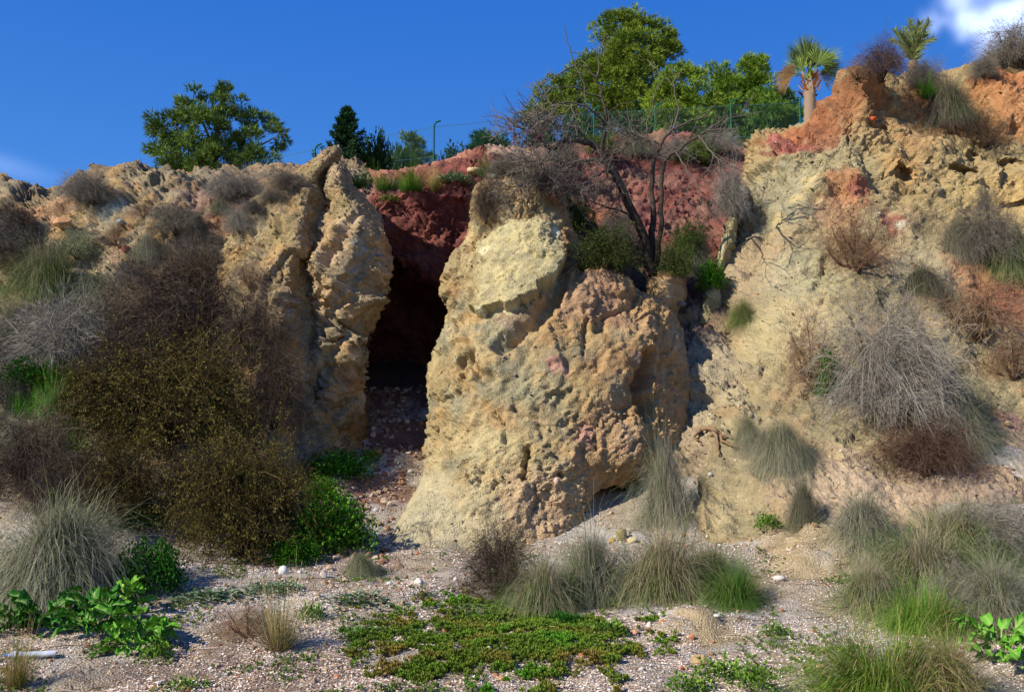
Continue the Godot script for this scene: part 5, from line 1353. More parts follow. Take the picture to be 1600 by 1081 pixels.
# ---------------------------------------------------------------- palms
func fan_palm() -> void:
	var d := 22.0
	var base := plateau_at(1266, d)
	var o := thing("fan_palm", "fan palm with a stout trunk on the skyline at the right", "palm", base)
	var head := W(1266, 128, d) - base
	var u := d / F
	var t := MB.new()
	var pts := PackedVector3Array()
	for k in 26: pts.append(Vector3(0, -0.3, 0).lerp(head, k / 25.0))
	t.tube(pts, 10.5 * u, 10.0 * u, 12, lin(140, 126, 108), lin(134, 112, 90))
	for k in t.v.size():
		var ring := k / 12
		var s := 0.92 + (0.07 if ring % 2 == 0 else -0.05) + rr(-0.03, 0.03)
		var c: Vector3 = pts[mini(ring, 25)]
		t.v[k] = c + (t.v[k] - c) * s
	put("trunk", t.mesh(), M.wood, o)
	var boot := MB.new()
	for k in 60:
		var az := rr(0, TAU)
		var y := rr(-0.42, 0.12)
		var p := head + Vector3(cos(az) * 11.5 * u, y, sin(az) * 11.5 * u)
		var out := Vector3(cos(az), rr(0.4, 1.6), sin(az)).normalized() * rr(0.1, 0.2)
		var sd := Vector3(-sin(az), 0, cos(az)) * rr(0.03, 0.06)
		var c := jit(lin(150, 96, 62), 0.4) if rng.randf() < 0.6 else jit(lin(206, 186, 160), 0.2)
		boot.quad(p - sd, p + sd, p + sd * 0.5 + out, p - sd * 0.5 + out, c)
	put("leaf_bases", boot.mesh(), M.dry, o)
	var crown := head + Vector3(0, 0.1, 0)
	# each leaf: where its hub sits (photo pixels), size in pixels, dry or green
	var k := 0
	for q in [[1243, 92, 30, 0], [1256, 80, 32, 0], [1268, 78, 34, 0], [1284, 88, 28, 0], [1295, 84, 30, 0], [1302, 104, 24, 0], [1248, 104, 26, 0], [1276, 98, 28, 0], [1262, 96, 30, 0], [1228, 112, 24, 1], [1222, 118, 22, 1], [1292, 116, 20, 2], [1270, 90, 30, 0]]:
		var hub := W(q[0] * 0.62 + 1266 * 0.38, q[1] * 0.62 + 120 * 0.38, d + rr(-0.5, 0.5)) - base
		var dir := (W(q[0], q[1], d) - base - crown)
		dir.z += rr(-0.25, 0.25)
		dir = dir.normalized()
		var leaf := Node3D.new()
		leaf.name = "leaf"
		o.add_child(leaf, true)
		var st := MB.new()
		st.tube(curve_pts(PackedVector3Array([crown - Vector3(0, 0.12, 0), crown.lerp(hub, 0.6) + Vector3(0, 0.03, 0), hub]), 3), 0.022, 0.012, 5, lin(112, 128, 54), lin(112, 128, 54))
		put("leaf_stalk", st.mesh(), M.wood, leaf)
		var f := MB.new()
		var nrm := dir.cross(Vector3(rr(-1, 1), rr(-.3, .3), rr(0.4, 1))).normalized()
		var across := nrm
		var face := dir.cross(across).normalized()
		var size: float = q[2] * u * 1.6
		var droop := 0.18 if q[3] == 0 else 0.75
		for s in 28:
			var a := lerpf(-1.1, 1.1, s / 27.0)
			var v := (dir * cos(a) + across * sin(a)).normalized()
			var l := size * (1.0 - 0.25 * absf(a) / 1.2) * rr(0.9, 1.05)
			var fold := face * (0.02 if s % 2 == 0 else -0.02)
			var e := hub + v * l + Vector3(0, -droop * l * (0.4 + absf(a) * 0.2), 0) + face * absf(a) * 0.05
			var m := hub + v * l * 0.55 + fold + Vector3(0, -droop * 0.2 * l, 0)
			var w := v.cross(face).normalized() * l * 0.026
			var c := jit(lin(62, 84, 34).lerp(lin(120, 136, 66), rng.randf()), 0.2) if q[3] == 0 else jit(lin(176, 142, 96) if q[3] == 1 else lin(110, 106, 60), 0.25)
			f.tri(hub, m - w, m + w, c, c)
			f.tri(m - w, e, m + w, c, c)
		put("fan", f.mesh(), M.leaf, leaf)
		k += 1

func feather_palm() -> void:
	var d := 19.0
	var base := plateau_at(1425, d)
	var o := thing("feather_palm", "feather-leaved palm rising behind the shrubs on the right skyline", "palm", base)
	var head := W(1427, 96, d) - base
	var t := MB.new()
	t.tube(PackedVector3Array([Vector3(0, -0.3, 0), head * 0.5, head]), 0.13, 0.1, 9, lin(120, 100, 80), lin(120, 100, 80))
	put("trunk", t.mesh(), M.wood, o)
	for q in [[1400, 48, 0.1], [1408, 52, -0.2], [1424, 32, 0.1], [1438, 36, -0.1], [1452, 34, 0.2], [1458, 60, 0.0], [1446, 52, -0.3], [1416, 44, 0.3], [1396, 62, 0.2], [1432, 44, 0.4]]:
		var tip := W(q[0], q[1], d + q[2]) - base
		var mid := head.lerp(tip, 0.55) + Vector3(0, 0.10, 0)
		var line := curve_pts(PackedVector3Array([head, mid, tip]), 7)
		var f := MB.new()
		var c0 := lin(86, 96, 44)
		for k in line.size():
			var p := line[k]
			var ax := (line[mini(k + 1, line.size() - 1)] - line[maxi(k - 1, 0)]).normalized()
			var tt := float(k) / (line.size() - 1)
			for s in [-1.0, 1.0]:
				for j in 2:
					var side: Vector3 = ax.cross(Vector3(0.2, 0.3, 1).normalized()).normalized() * float(s)
					var v := (ax * 0.9 + side * 0.8 + Vector3(rr(-.2, .2), rr(-0.3, 0.2), rr(-.5, .5))).normalized() * (0.30 * (1.0 - tt * 0.5))
					var w := v.cross(Vector3(0, 0.3, 1)).normalized() * 0.014
					var c := jit(c0.lerp(lin(116, 124, 66), rng.randf()), 0.2)
					var pp := p + ax * (0.03 * j)
					f.tri(pp - w, pp + w, pp + v, c, c)
		f.ribbon(line, Vector3(1, 0, 0), 0.03, 0.008, lin(140, 132, 72), c0)
		put("frond", f.mesh(), M.leaf, o)

# ---------------------------------------------------------------- the dead tree
func limb(b: MB, tips: Array, line: PackedVector3Array, r0: float, r1: float, c: Color, depth: int, twig: float) -> void:
	b.tube(line, r0, r1, 7 if r0 > 0.03 else 4, c, c.lerp(lin(120, 110, 100), 0.4), 0.0)
	if depth > 0: tips.append([line, r0, r1, depth, twig])

func dead_tree() -> void:
	var base := hit(1020, 412)
	var d0 := -base.z
	var o := thing("dead_tree", "bare dead tree with forked dark stems and grey twigs in the gully", "tree", base)
	var wood := lin(50, 41, 34)
	var grey := lin(116, 106, 96)
	var tips := []
	var trunk := MB.new()
	var parts := [
		[[[1020, 414, 0], [1003, 365, 0], [978, 308, -.1], [955, 264, -.2], [941, 240, -.25], [922, 224, -.3], [880, 222, -.4], [862, 230, -.45], [842, 218, -.5], [818, 200, -.5], [792, 184, -.5]], 0.078, 0.014],
		[[[941, 240, -.25], [944, 205, -.2], [948, 185, -.2], [941, 148, -.1], [932, 122, -.1], [919, 107, -.1], [901, 100, -.1], [889, 74, 0], [882, 40, 0]], 0.028, 0.005],
		[[[1020, 414, 0], [1018, 370, .1], [1021, 333, .15], [1017, 296, .2], [1026, 240, .2], [1034, 222, .2], [1052, 203, .2], [1069, 194, .2]], 0.058, 0.015],
		[[[1022, 414, 0], [1032, 363, .0], [1034, 300, .05], [1036, 259, .05], [1056, 237, -.1], [1082, 218, -.2], [1104, 205, -.3], [1148, 202, -.4]], 0.044, 0.011],
		[[[1093, 212, -.25], [1102, 225, -.3], [1115, 240, -.4], [1134, 255, -.5], [1160, 262, -.6]], 0.022, 0.005],
		[[[985, 322, -.08], [967, 281, -.3], [938, 252, -.5], [900, 255, -.6], [871, 274, -.7], [850, 290, -.8]], 0.038, 0.006],
		[[[1000, 360, 0], [982, 335, .1], [945, 322, .2], [908, 307, .3]], 0.026, 0.008],
		[[[862, 230, -.45], [840, 262, -.6], [812, 290, -.7], [800, 305, -.8]], 0.018, 0.004],
		[[[932, 122, -.1], [938, 85, -.1], [944, 52, -.1]], 0.014, 0.003],
		[[[901, 100, -.1], [880, 110, -.2], [850, 130, -.3], [830, 150, -.3]], 0.014, 0.003],
		[[[944, 190, -.2], [915, 165, -.4], [880, 160, -.5], [850, 175, -.6], [825, 200, -.6]], 0.02, 0.004],
		[[[942, 155, -.1], [905, 140, -.3], [870, 135, -.4], [848, 150, -.4]], 0.016, 0.003],
		[[[1026, 240, .2], [1010, 200, .3], [1022, 160, .3], [1030, 120, .3], [1022, 95, .3]], 0.018, 0.004],
		[[[1052, 203, .2], [1060, 165, .2], [1052, 130, .2], [1070, 105, .2]], 0.018, 0.004],
		[[[1069, 194, .2], [1100, 180, .2], [1120, 160, .2]], 0.014, 0.004],
		[[[1104, 205, -.3], [1125, 190, -.3], [1150, 182, -.3], [1172, 178, -.2]], 0.014, 0.003],
		[[[1030, 225, .2], [1000, 215, 0], [975, 205, -.2]], 0.014, 0.003],
		[[[1056, 237, -.1], [1070, 260, -.3], [1085, 285, -.4], [1100, 300, -.5]], 0.016, 0.003],
		[[[920, 224, -.3], [900, 200, -.5], [870, 195, -.6], [845, 185, -.7]], 0.02, 0.004],
		[[[880, 222, -.4], [868, 245, -.7], [840, 255, -.9], [815, 250, -1.]], 0.018, 0.003],
		[[[955, 264, -.2], [930, 275, -.5], [905, 290, -.7], [880, 300, -.8]], 0.018, 0.004]]
	for k in parts.size():
		var line := PackedVector3Array()
		for q in parts[k][0]: line.append(W(q[0], q[1], d0 + q[2]) - base + (Vector3(0, -0.15, 0) if q[1] == 414 else Vector3.ZERO))
		line = curve_pts(line, 4)
		for s in range(1, line.size() - 1): line[s] += Vector3(rr(-1, 1), rr(-1, 1), rr(-1, 1)) * 0.018
		var b := MB.new()
		limb(b, tips, line, parts[k][1], parts[k][2], wood if k < 4 else wood.lerp(grey, 0.45), 3, 0.55)
		put("limb" if k > 0 else "trunk", b.mesh(), M.wood, o)
	var tw := MB.new()
	while tips.size() > 0 and tw.v.size() < 260000:
		var it: Array = tips.pop_back()
		var line: PackedVector3Array = it[0]
		var depth: int = it[3]
		var n := (22 if line[line.size() - 1].x < -0.4 else 13) if depth == 3 else (5 if depth == 2 else 2)
		for k in n:
			var t := pow(rr(0.12, 1.0) if depth == 3 else rr(0.15, 1.0), 0.6)
			if depth == 3 and it[1] > 0.04 and t < 0.5: continue
			var at: Vector3 = line[int(t * (line.size() - 1))]
			if depth == 3 and at.y < 0.9 and at.length() < 1.0: continue
			if rng.randf() < sstep(1.9, 2.6, at.y) * 0.85: continue
			if at.x > 0.2 and rng.randf() < 0.45: continue
			var ax := (line[line.size() - 1] - line[0]).normalized()
			var dir := (ax * 0.55 + Vector3(rr(-1, 1), rr(-0.75, 0.8), rr(-1, 1))).normalized()
			var l: float = it[4] * rr(0.5, 1.15) * (0.6 if at.y > 2.6 else 1.0)
			var pts := PackedVector3Array()
			var p := at
			for s in 5:
				pts.append(p)
				p += dir * l * 0.25
				dir = (dir + Vector3(rr(-1, 1), rr(-1, 0.9), rr(-1, 1)) * 0.28).normalized()
			var r := (0.0075 if depth == 3 else 0.0048 if depth == 2 else 0.0034)
			tw.tube(pts, r, r * 0.5, 3, grey.lerp(wood, rr(0, 0.5)), jit(grey, 0.2))
			if depth > 1: tips.append([pts, r, r, depth - 1, it[4] * 0.58])
	put("twigs", tw.mesh(), M.dry, o)

# ---------------------------------------------------------------- fence
func build_fence() -> void:
	var posts := [[300, 262, 27.5], [400, 246, 27.2], [492, 229, 26.8], [590, 209, 26.4], [678, 193, 26.0], [803, 180, 25.8], [928, 171, 25.6], [1024, 166, 25.4], [1142, 160, 25.2], [1250, 154, 25.0]]
	var feet: Array[Vector3] = []
	var tops: Array[Vector3] = []
	for q in posts:
		var t := W(q[0], q[1] + 3, q[2])
		tops.append(t)
		feet.append(Vector3(t.x, minf(plateau_y(t.x, t.z), t.y - 1.3), t.z))
	var o := thing("wire_fence", "green wire mesh fence on bent-topped posts along the plateau edge", "fence", feet[4])
	var z := feet[4]
	for k in posts.size():
		var b := MB.new()
		b.tube(PackedVector3Array([feet[k] - z - Vector3(0, 0.2, 0), feet[k].lerp(tops[k], 0.5) - z, tops[k] - z, tops[k] - z + Vector3(0.06, 0.1, 0), tops[k] - z + Vector3(0.2, 0.16, 0)]), 0.03, 0.028, 7, Color.WHITE, Color.WHITE)
		put("post", b.mesh(), M.fence_green, o)
	for h in [0.98, 0.5, 0.06]:
		var b := MB.new()
		for k in posts.size() - 1:
			var a := feet[k].lerp(tops[k], h) - z
			var e := feet[k + 1].lerp(tops[k + 1], h) - z
			b.tube(PackedVector3Array([a, a.lerp(e, 0.5) - Vector3(0, 0.02, 0), e]), 0.007, 0.007, 4, Color.WHITE, Color.WHITE)
		put("wire", b.mesh(), M.wire, o)
	var m := MB.new()
	for k in posts.size() - 1:
		var a0 := feet[k].lerp(tops[k], 0.06) - z
		var a1 := feet[k].lerp(tops[k], 0.98) - z
		var e0 := feet[k + 1].lerp(tops[k + 1], 0.06) - z
		var e1 := feet[k + 1].lerp(tops[k + 1], 0.98) - z
		var span := a0.distance_to(e0)
		var tall := a0.distance_to(a1)
		var cols := int(span / 0.075)
		var rows := int(tall / 0.075)
		for c in cols:
			for s in [-1, 1]:
				var pts := PackedVector3Array()
				for r in rows + 1:
					var u: float = (c + 0.5 + (0.5 if (r + c) % 2 == 0 else -0.5) * s) / cols
					var v := float(r) / rows
					pts.append(a0.lerp(e0, u).lerp(a1.lerp(e1, u), v))
				m.ribbon(pts, Vector3(0.8, 0.6, 0).normalized(), 0.0036, 0.0036, Color.WHITE, Color.WHITE)
	put("mesh", m.mesh(), M.wire, o)

# ---------------------------------------------------------------- stones and small things
func stone_mesh(s: int, squash: Vector3, rough: float, c: Color, w := 16, h := 10) -> ArrayMesh:
	var b := MB.new()
	var r2 := RandomNumberGenerator.new()
	r2.seed = s + 1
	var cuts: Array[Vector3] = []
	var deep: Array[float] = []
	for k in 16:
		cuts.append(Vector3(r2.randf_range(-1, 1), r2.randf_range(-1, 1), r2.randf_range(-1, 1)).normalized())
		deep.append(r2.randf_range(1.0 - rough * 0.9, 1.0))
	for j in h + 1:
		var th := PI * j / h
		for k in w:
			var a := TAU * k / w
			var d := Vector3(cos(a) * sin(th), -cos(th), sin(a) * sin(th))
			var r := 1.05
			for q in 16:
				var x := d.dot(cuts[q])
				if x > 0.2: r = minf(r, deep[q] / x)
			b.v.append(d * r * squash)
			b.n.append((d / squash).normalized())
			b.c.append(jit(c, 0.06))
	for j in h:
		for k in w:
			var a := j * w + k
			var e := j * w + (k + 1) % w
			b.i.append_array(PackedInt32Array([a, e, a + w, e, e + w, a + w]))
	if rough > 0.3: b.n = PackedVector3Array()
	return b.mesh()

func stone(px: float, py: float, w: float, h: float, c: Color, rough: float, label: String, group := "", called := "stone") -> void:
	var p := hit(px, py + h * 0.4)
	var u := -p.z / F
	var squash := Vector3(w * u * 0.42, h * u * 0.46, w * u * 0.36)
	var o := put(called, stone_mesh(rng.randi() % 1000, squash, rough, c), M.stone)
	o.position = p + Vector3(0, squash.y * 0.45, 0)
	o.rotation = Vector3(rr(-.15, .15), rr(-0.5, 0.5), rr(-.2, .2))
	tag(o, label, "stone", group)

func build_stones() -> void:
	var white := lin(228, 220, 206)
	var tan_ := lin(206, 170, 122)
	var g := "loose stones on the ground"
	stone(447, 882, 18, 17, lin(236, 230, 220), 0.12, "round white stone left of the path's foot", g)
	stone(508, 888, 15, 17, lin(224, 210, 190), 0.45, "angular pale stone right of the round white one", g)
	stone(1222, 897, 22, 11, white, 0.15, "flat white oval stone on bare soil right of the dark green tussock", g)
	stone(545, 893, 14, 8, lin(196, 170, 146), 0.4, "small tan stone between the angular stone and the little round tussock", g)
	stone(600, 900, 13, 10, white, 0.3, "white stone below the little round tussock", g)
	stone(660, 898, 20, 16, white, 0.35, "pale stone lying on the talus under the outcrop", g)
	stone(715, 896, 12, 11, white, 0.35, "small white stone on the talus near the dark bush", g)
	stone(1012, 965, 10, 12, white, 0.2, "upright little white stone above the orange one", g)
	stone(1031, 963, 12, 8, lin(214, 160, 110), 0.35, "small orange-tan stone right of the upright white one", g)
	stone(996, 978, 18, 10, lin(214, 160, 124), 0.4, "orange stone on the chips at the end of the green mat", g)
	stone(938, 1000, 16, 14, lin(224, 216, 196), 0.4, "pale stone at the right end of the green mat", g)
	stone(1122, 957, 16, 6, white, 0.3, "flat white stone behind the tan mound", g)
	stone(1090, 1020, 34, 20, lin(190, 160, 112), 0.45, "tan block of earth in front of the tan mound", g)
	stone(780, 1048, 16, 14, lin(206, 160, 112), 0.45, "tan stone below the green mat", g)
	stone(1265, 813, 14, 9, lin(150, 130, 96), 0.45, "brown stone at the foot of the dark grey tussock", g)
	stone(245, 1058, 14, 6, white, 0.3, "small white chip at the bottom left", g)
	stone(606, 778, 20, 9, lin(216, 190, 156), 0.45, "flat pale stone on the path beside the talus", g)
	stone(597, 790, 9, 7, white, 0.4, "little white stone below the flat one on the path", g)
	stone(560, 765, 22, 14, lin(176, 156, 140), 0.4, "grey stone on the path above the leafy clump", g)
	stone(630, 748, 14, 9, lin(196, 150, 104), 0.45, "orange-tan stone on the upper path", g)
	stone(648, 730, 12, 7, white, 0.4, "white stone at the edge of the outcrop's shadow on the path", g)
	stone(636, 726, 10, 6, lin(214, 180, 140), 0.4, "small tan stone in the shadow's edge on the path", g)
	stone(552, 853, 12, 10, lin(176, 110, 84), 0.45, "reddish stone right below the leafy clump", g)
	stone(535, 858, 12, 9, lin(206, 156, 110), 0.45, "orange stone under the leafy clump", g)
	stone(520, 875, 16, 9, lin(206, 176, 146), 0.45, "tan stone above the angular pale stone", g)
	stone(875, 741, 10, 13, lin(222, 190, 166), 0.15, "pinkish pebble lodged in a hole in the outcrop's face")
	stone(1104, 733, 9, 8, white, 0.2, "white pebble beside the hanging grass curtain", g)
	stone(962, 822, 24, 28, lin(170, 156, 104), 0.5, "greenish upright block in front of the hollow", "blocks at the hollow")
	stone(984, 832, 22, 14, lin(214, 196, 150), 0.45, "pale block at the right side of the hollow", "blocks at the hollow")
	stone(950, 836, 14, 12, lin(206, 170, 96), 0.45, "yellow stone at the left of the greenish block", "blocks at the hollow")
	stone(1066, 478, 20, 11, lin(140, 140, 138), 0.3, "grey-blue stone in the shade under the boulder")
	stone(1302, 620, 12, 10, white, 0.35, "white stone below the green leaves of the largest grey shrub")
	stone(1572, 655, 16, 9, lin(206, 176, 130), 0.4, "tan stone on the slope at the right edge")
	stone(836, 318, 9, 11, lin(206, 186, 140), 0.35, "small round pale stone set in the crown of the outcrop")
	stone(182, 338, 16, 12, lin(176, 184, 176), 0.5, "pale grey-blue stone on the left hillside")
	stone(186, 395, 18, 16, lin(140, 80, 70), 0.5, "dark red stone on the left hillside")
	stone(1372, 188, 20, 9, lin(190, 90, 58), 0.5, "red slab of earth sticking out below the orange crown")
	stone(1374, 182, 12, 6, lin(214, 180, 120), 0.45, "pale stone on the red slab below the orange crown")
	stone(1408, 194, 18, 7, lin(186, 176, 130), 0.45, "flat greenish stone right of the red slab")
	stone(733, 265, 30, 14, lin(216, 186, 140), 0.3, "long pale wall block on the rim left of the outcrop's crown", "blocks on the rim")
	stone(755, 264, 14, 13, lin(196, 170, 120), 0.35, "small tan block beside the long pale one on the rim", "blocks on the rim")
	stone(768, 266, 16, 10, lin(176, 178, 176), 0.3, "grey stone right of the two blocks on the rim", "blocks on the rim")
	stone(690, 270, 24, 9, lin(196, 176, 150), 0.35, "low pale stone behind the straw grass on the rim", "blocks on the rim")
	stone(342, 290, 18, 22, lin(190, 120, 84), 0.5, "rust-coloured lump on the ridge beside the pine's foot", "lumps on the left ridge")
	stone(294, 308, 24, 18, lin(176, 136, 92), 0.5, "pointed tan lump on the ridge under the pine", "lumps on the left ridge")
	stone(105, 335, 40, 26, lin(206, 156, 110), 0.45, "broad pale lump of earth under the left skyline shrubs", "lumps on the left ridge")
	# gnarled root
	var a := hit(1098, 672)
	var root := MB.new()
	var u := -a.z / F
	var courses := [[[[1080, 672, .0], [1088, 664, .08], [1098, 664, .1], [1108, 668, .12], [1118, 673, .1], [1131, 684, .1], [1142, 688, .08], [1154, 694, .0]], 4.6, 1.6], [[[1104, 667, .1], [1112, 674, .15], [1115, 688, .15], [1119, 704, .08]], 3.0, 1.4], [[[1090, 665, .08], [1084, 676, .12], [1086, 690, .06]], 2.6, 1.0], [[[1122, 675, .1], [1136, 678, .12], [1148, 684, .04]], 1.8, 0.8]]
	for cs in courses:
		var line := PackedVector3Array()
		for q in cs[0]: line.append(hit(q[0], q[1]) + Vector3(0, 0.02, 0.02) - a)
		line = curve_pts(line, 4)
		for k in line.size(): line[k] += Vector3(rr(-1, 1), rr(-1, 1), rr(-1, 1)) * 0.008
		root.tube(line, cs[1] * u, cs[2] * u, 8, lin(132, 110, 84), lin(116, 92, 68))
	for k in root.v.size(): root.v[k] += root.n[k] * n_fine.get_noise_3dv(root.v[k] * 6.0) * 0.012
	tag(put("root", root.mesh(), M.wood), "gnarled pale root sticking out of the soil right of the outcrop", "root").position = a
	# crumpled clear plastic bottle
	var bp := hit(52, 1018)
	var bo := thing("plastic_bottle", "crumpled clear plastic bottle lying among weeds at the bottom left", "bottle", bp + Vector3(0, 0.012, 0), 0.25)
	var body := MB.new()
	var bl := PackedVector3Array()
	for k in 9: bl.append(Vector3(-0.12 + k * 0.03, rr(-.004, .004), rr(-.004, .004)))
	body.tube(bl, 0.04, 0.037, 10, Color.WHITE, Color.WHITE)
	for k in body.v.size(): body.v[k] *= Vector3(1, 0.62 + 0.25 * n_fine.get_noise_3dv(body.v[k] * 9.0), 0.85 + 0.5 * n_fine.get_noise_3dv(body.v[k] * 7.0 + Vector3(4, 4, 4)))
	body.tube(PackedVector3Array([Vector3(-0.12, 0, 0), Vector3(-0.16, 0, 0), Vector3(-0.175, 0, 0)]), 0.037, 0.013, 10, Color.WHITE, Color.WHITE)
	var pl := mat("plastic", Color(0.50, 0.54, 0.57, 1), 0.25, false)
	pl.metallic_specular = 0.6
	put("body", body.mesh(), pl, bo)
	var cap := MB.new()
	cap.tube(PackedVector3Array([Vector3(-0.175, 0, 0), Vector3(-0.2, 0, 0), Vector3(-0.2001, 0, 0)]), 0.015, 0.0149, 10, Color.WHITE, Color.WHITE)
	cap.tube(PackedVector3Array([Vector3(-0.2, 0, 0), Vector3(-0.2003, 0, 0)]), 0.015, 0.001, 10, Color.WHITE, Color.WHITE)
	put("cap", cap.mesh(), mat("cap_blue", lin(40, 120, 190), 0.4, false), bo)
	# a white bare twig on the left bushes
	var t := hit(140, 520)
	var tb := MB.new()
	tb.tube(curve_pts(PackedVector3Array([W(103, 504, -t.z - .3) - t, W(112, 506, -t.z - .32) - t, W(121, 514, -t.z - .3) - t]), 3), 0.014, 0.006, 5, lin(206, 200, 190), lin(206, 200, 190))
	tb.tube(curve_pts(PackedVector3Array([W(112, 506, -t.z - .32) - t, W(125, 494, -t.z - .35) - t, W(133, 480, -t.z - .33) - t]), 3), 0.008, 0.004, 5, lin(186, 170, 120), lin(186, 170, 120))
	tag(put("bare_stick", tb.mesh(), M.wood), "forked bare stick, pale, among the dry domes on the left", "stick").position = t

# ---------------------------------------------------------------- loose stuff
func multi(called: String, mesh: Mesh, m: Material, xf: Array, cols: Array, label: String) -> void:
	var mm := MultiMesh.new()
	mm.transform_format = MultiMesh.TRANSFORM_3D
	mm.use_colors = true
	mm.mesh = mesh
	mm.instance_count = xf.size()
	for k in xf.size():
		mm.set_instance_transform(k, xf[k])
		mm.set_instance_color(k, cols[k])
	var o := MultiMeshInstance3D.new()
	o.multimesh = mm
	o.material_override = m
	o.name = numbered(called)
	add_child(o, true)
	tag(o, label, "", "", "stuff")

func on_surface(s: Dictionary) -> Array:
	var p: PackedVector3Array = s.p
	var k := rng.randi() % p.size()
	return [p[k] + Vector3(rr(-.03, .03), 0, rr(-.03, .03)), s.n[k]]

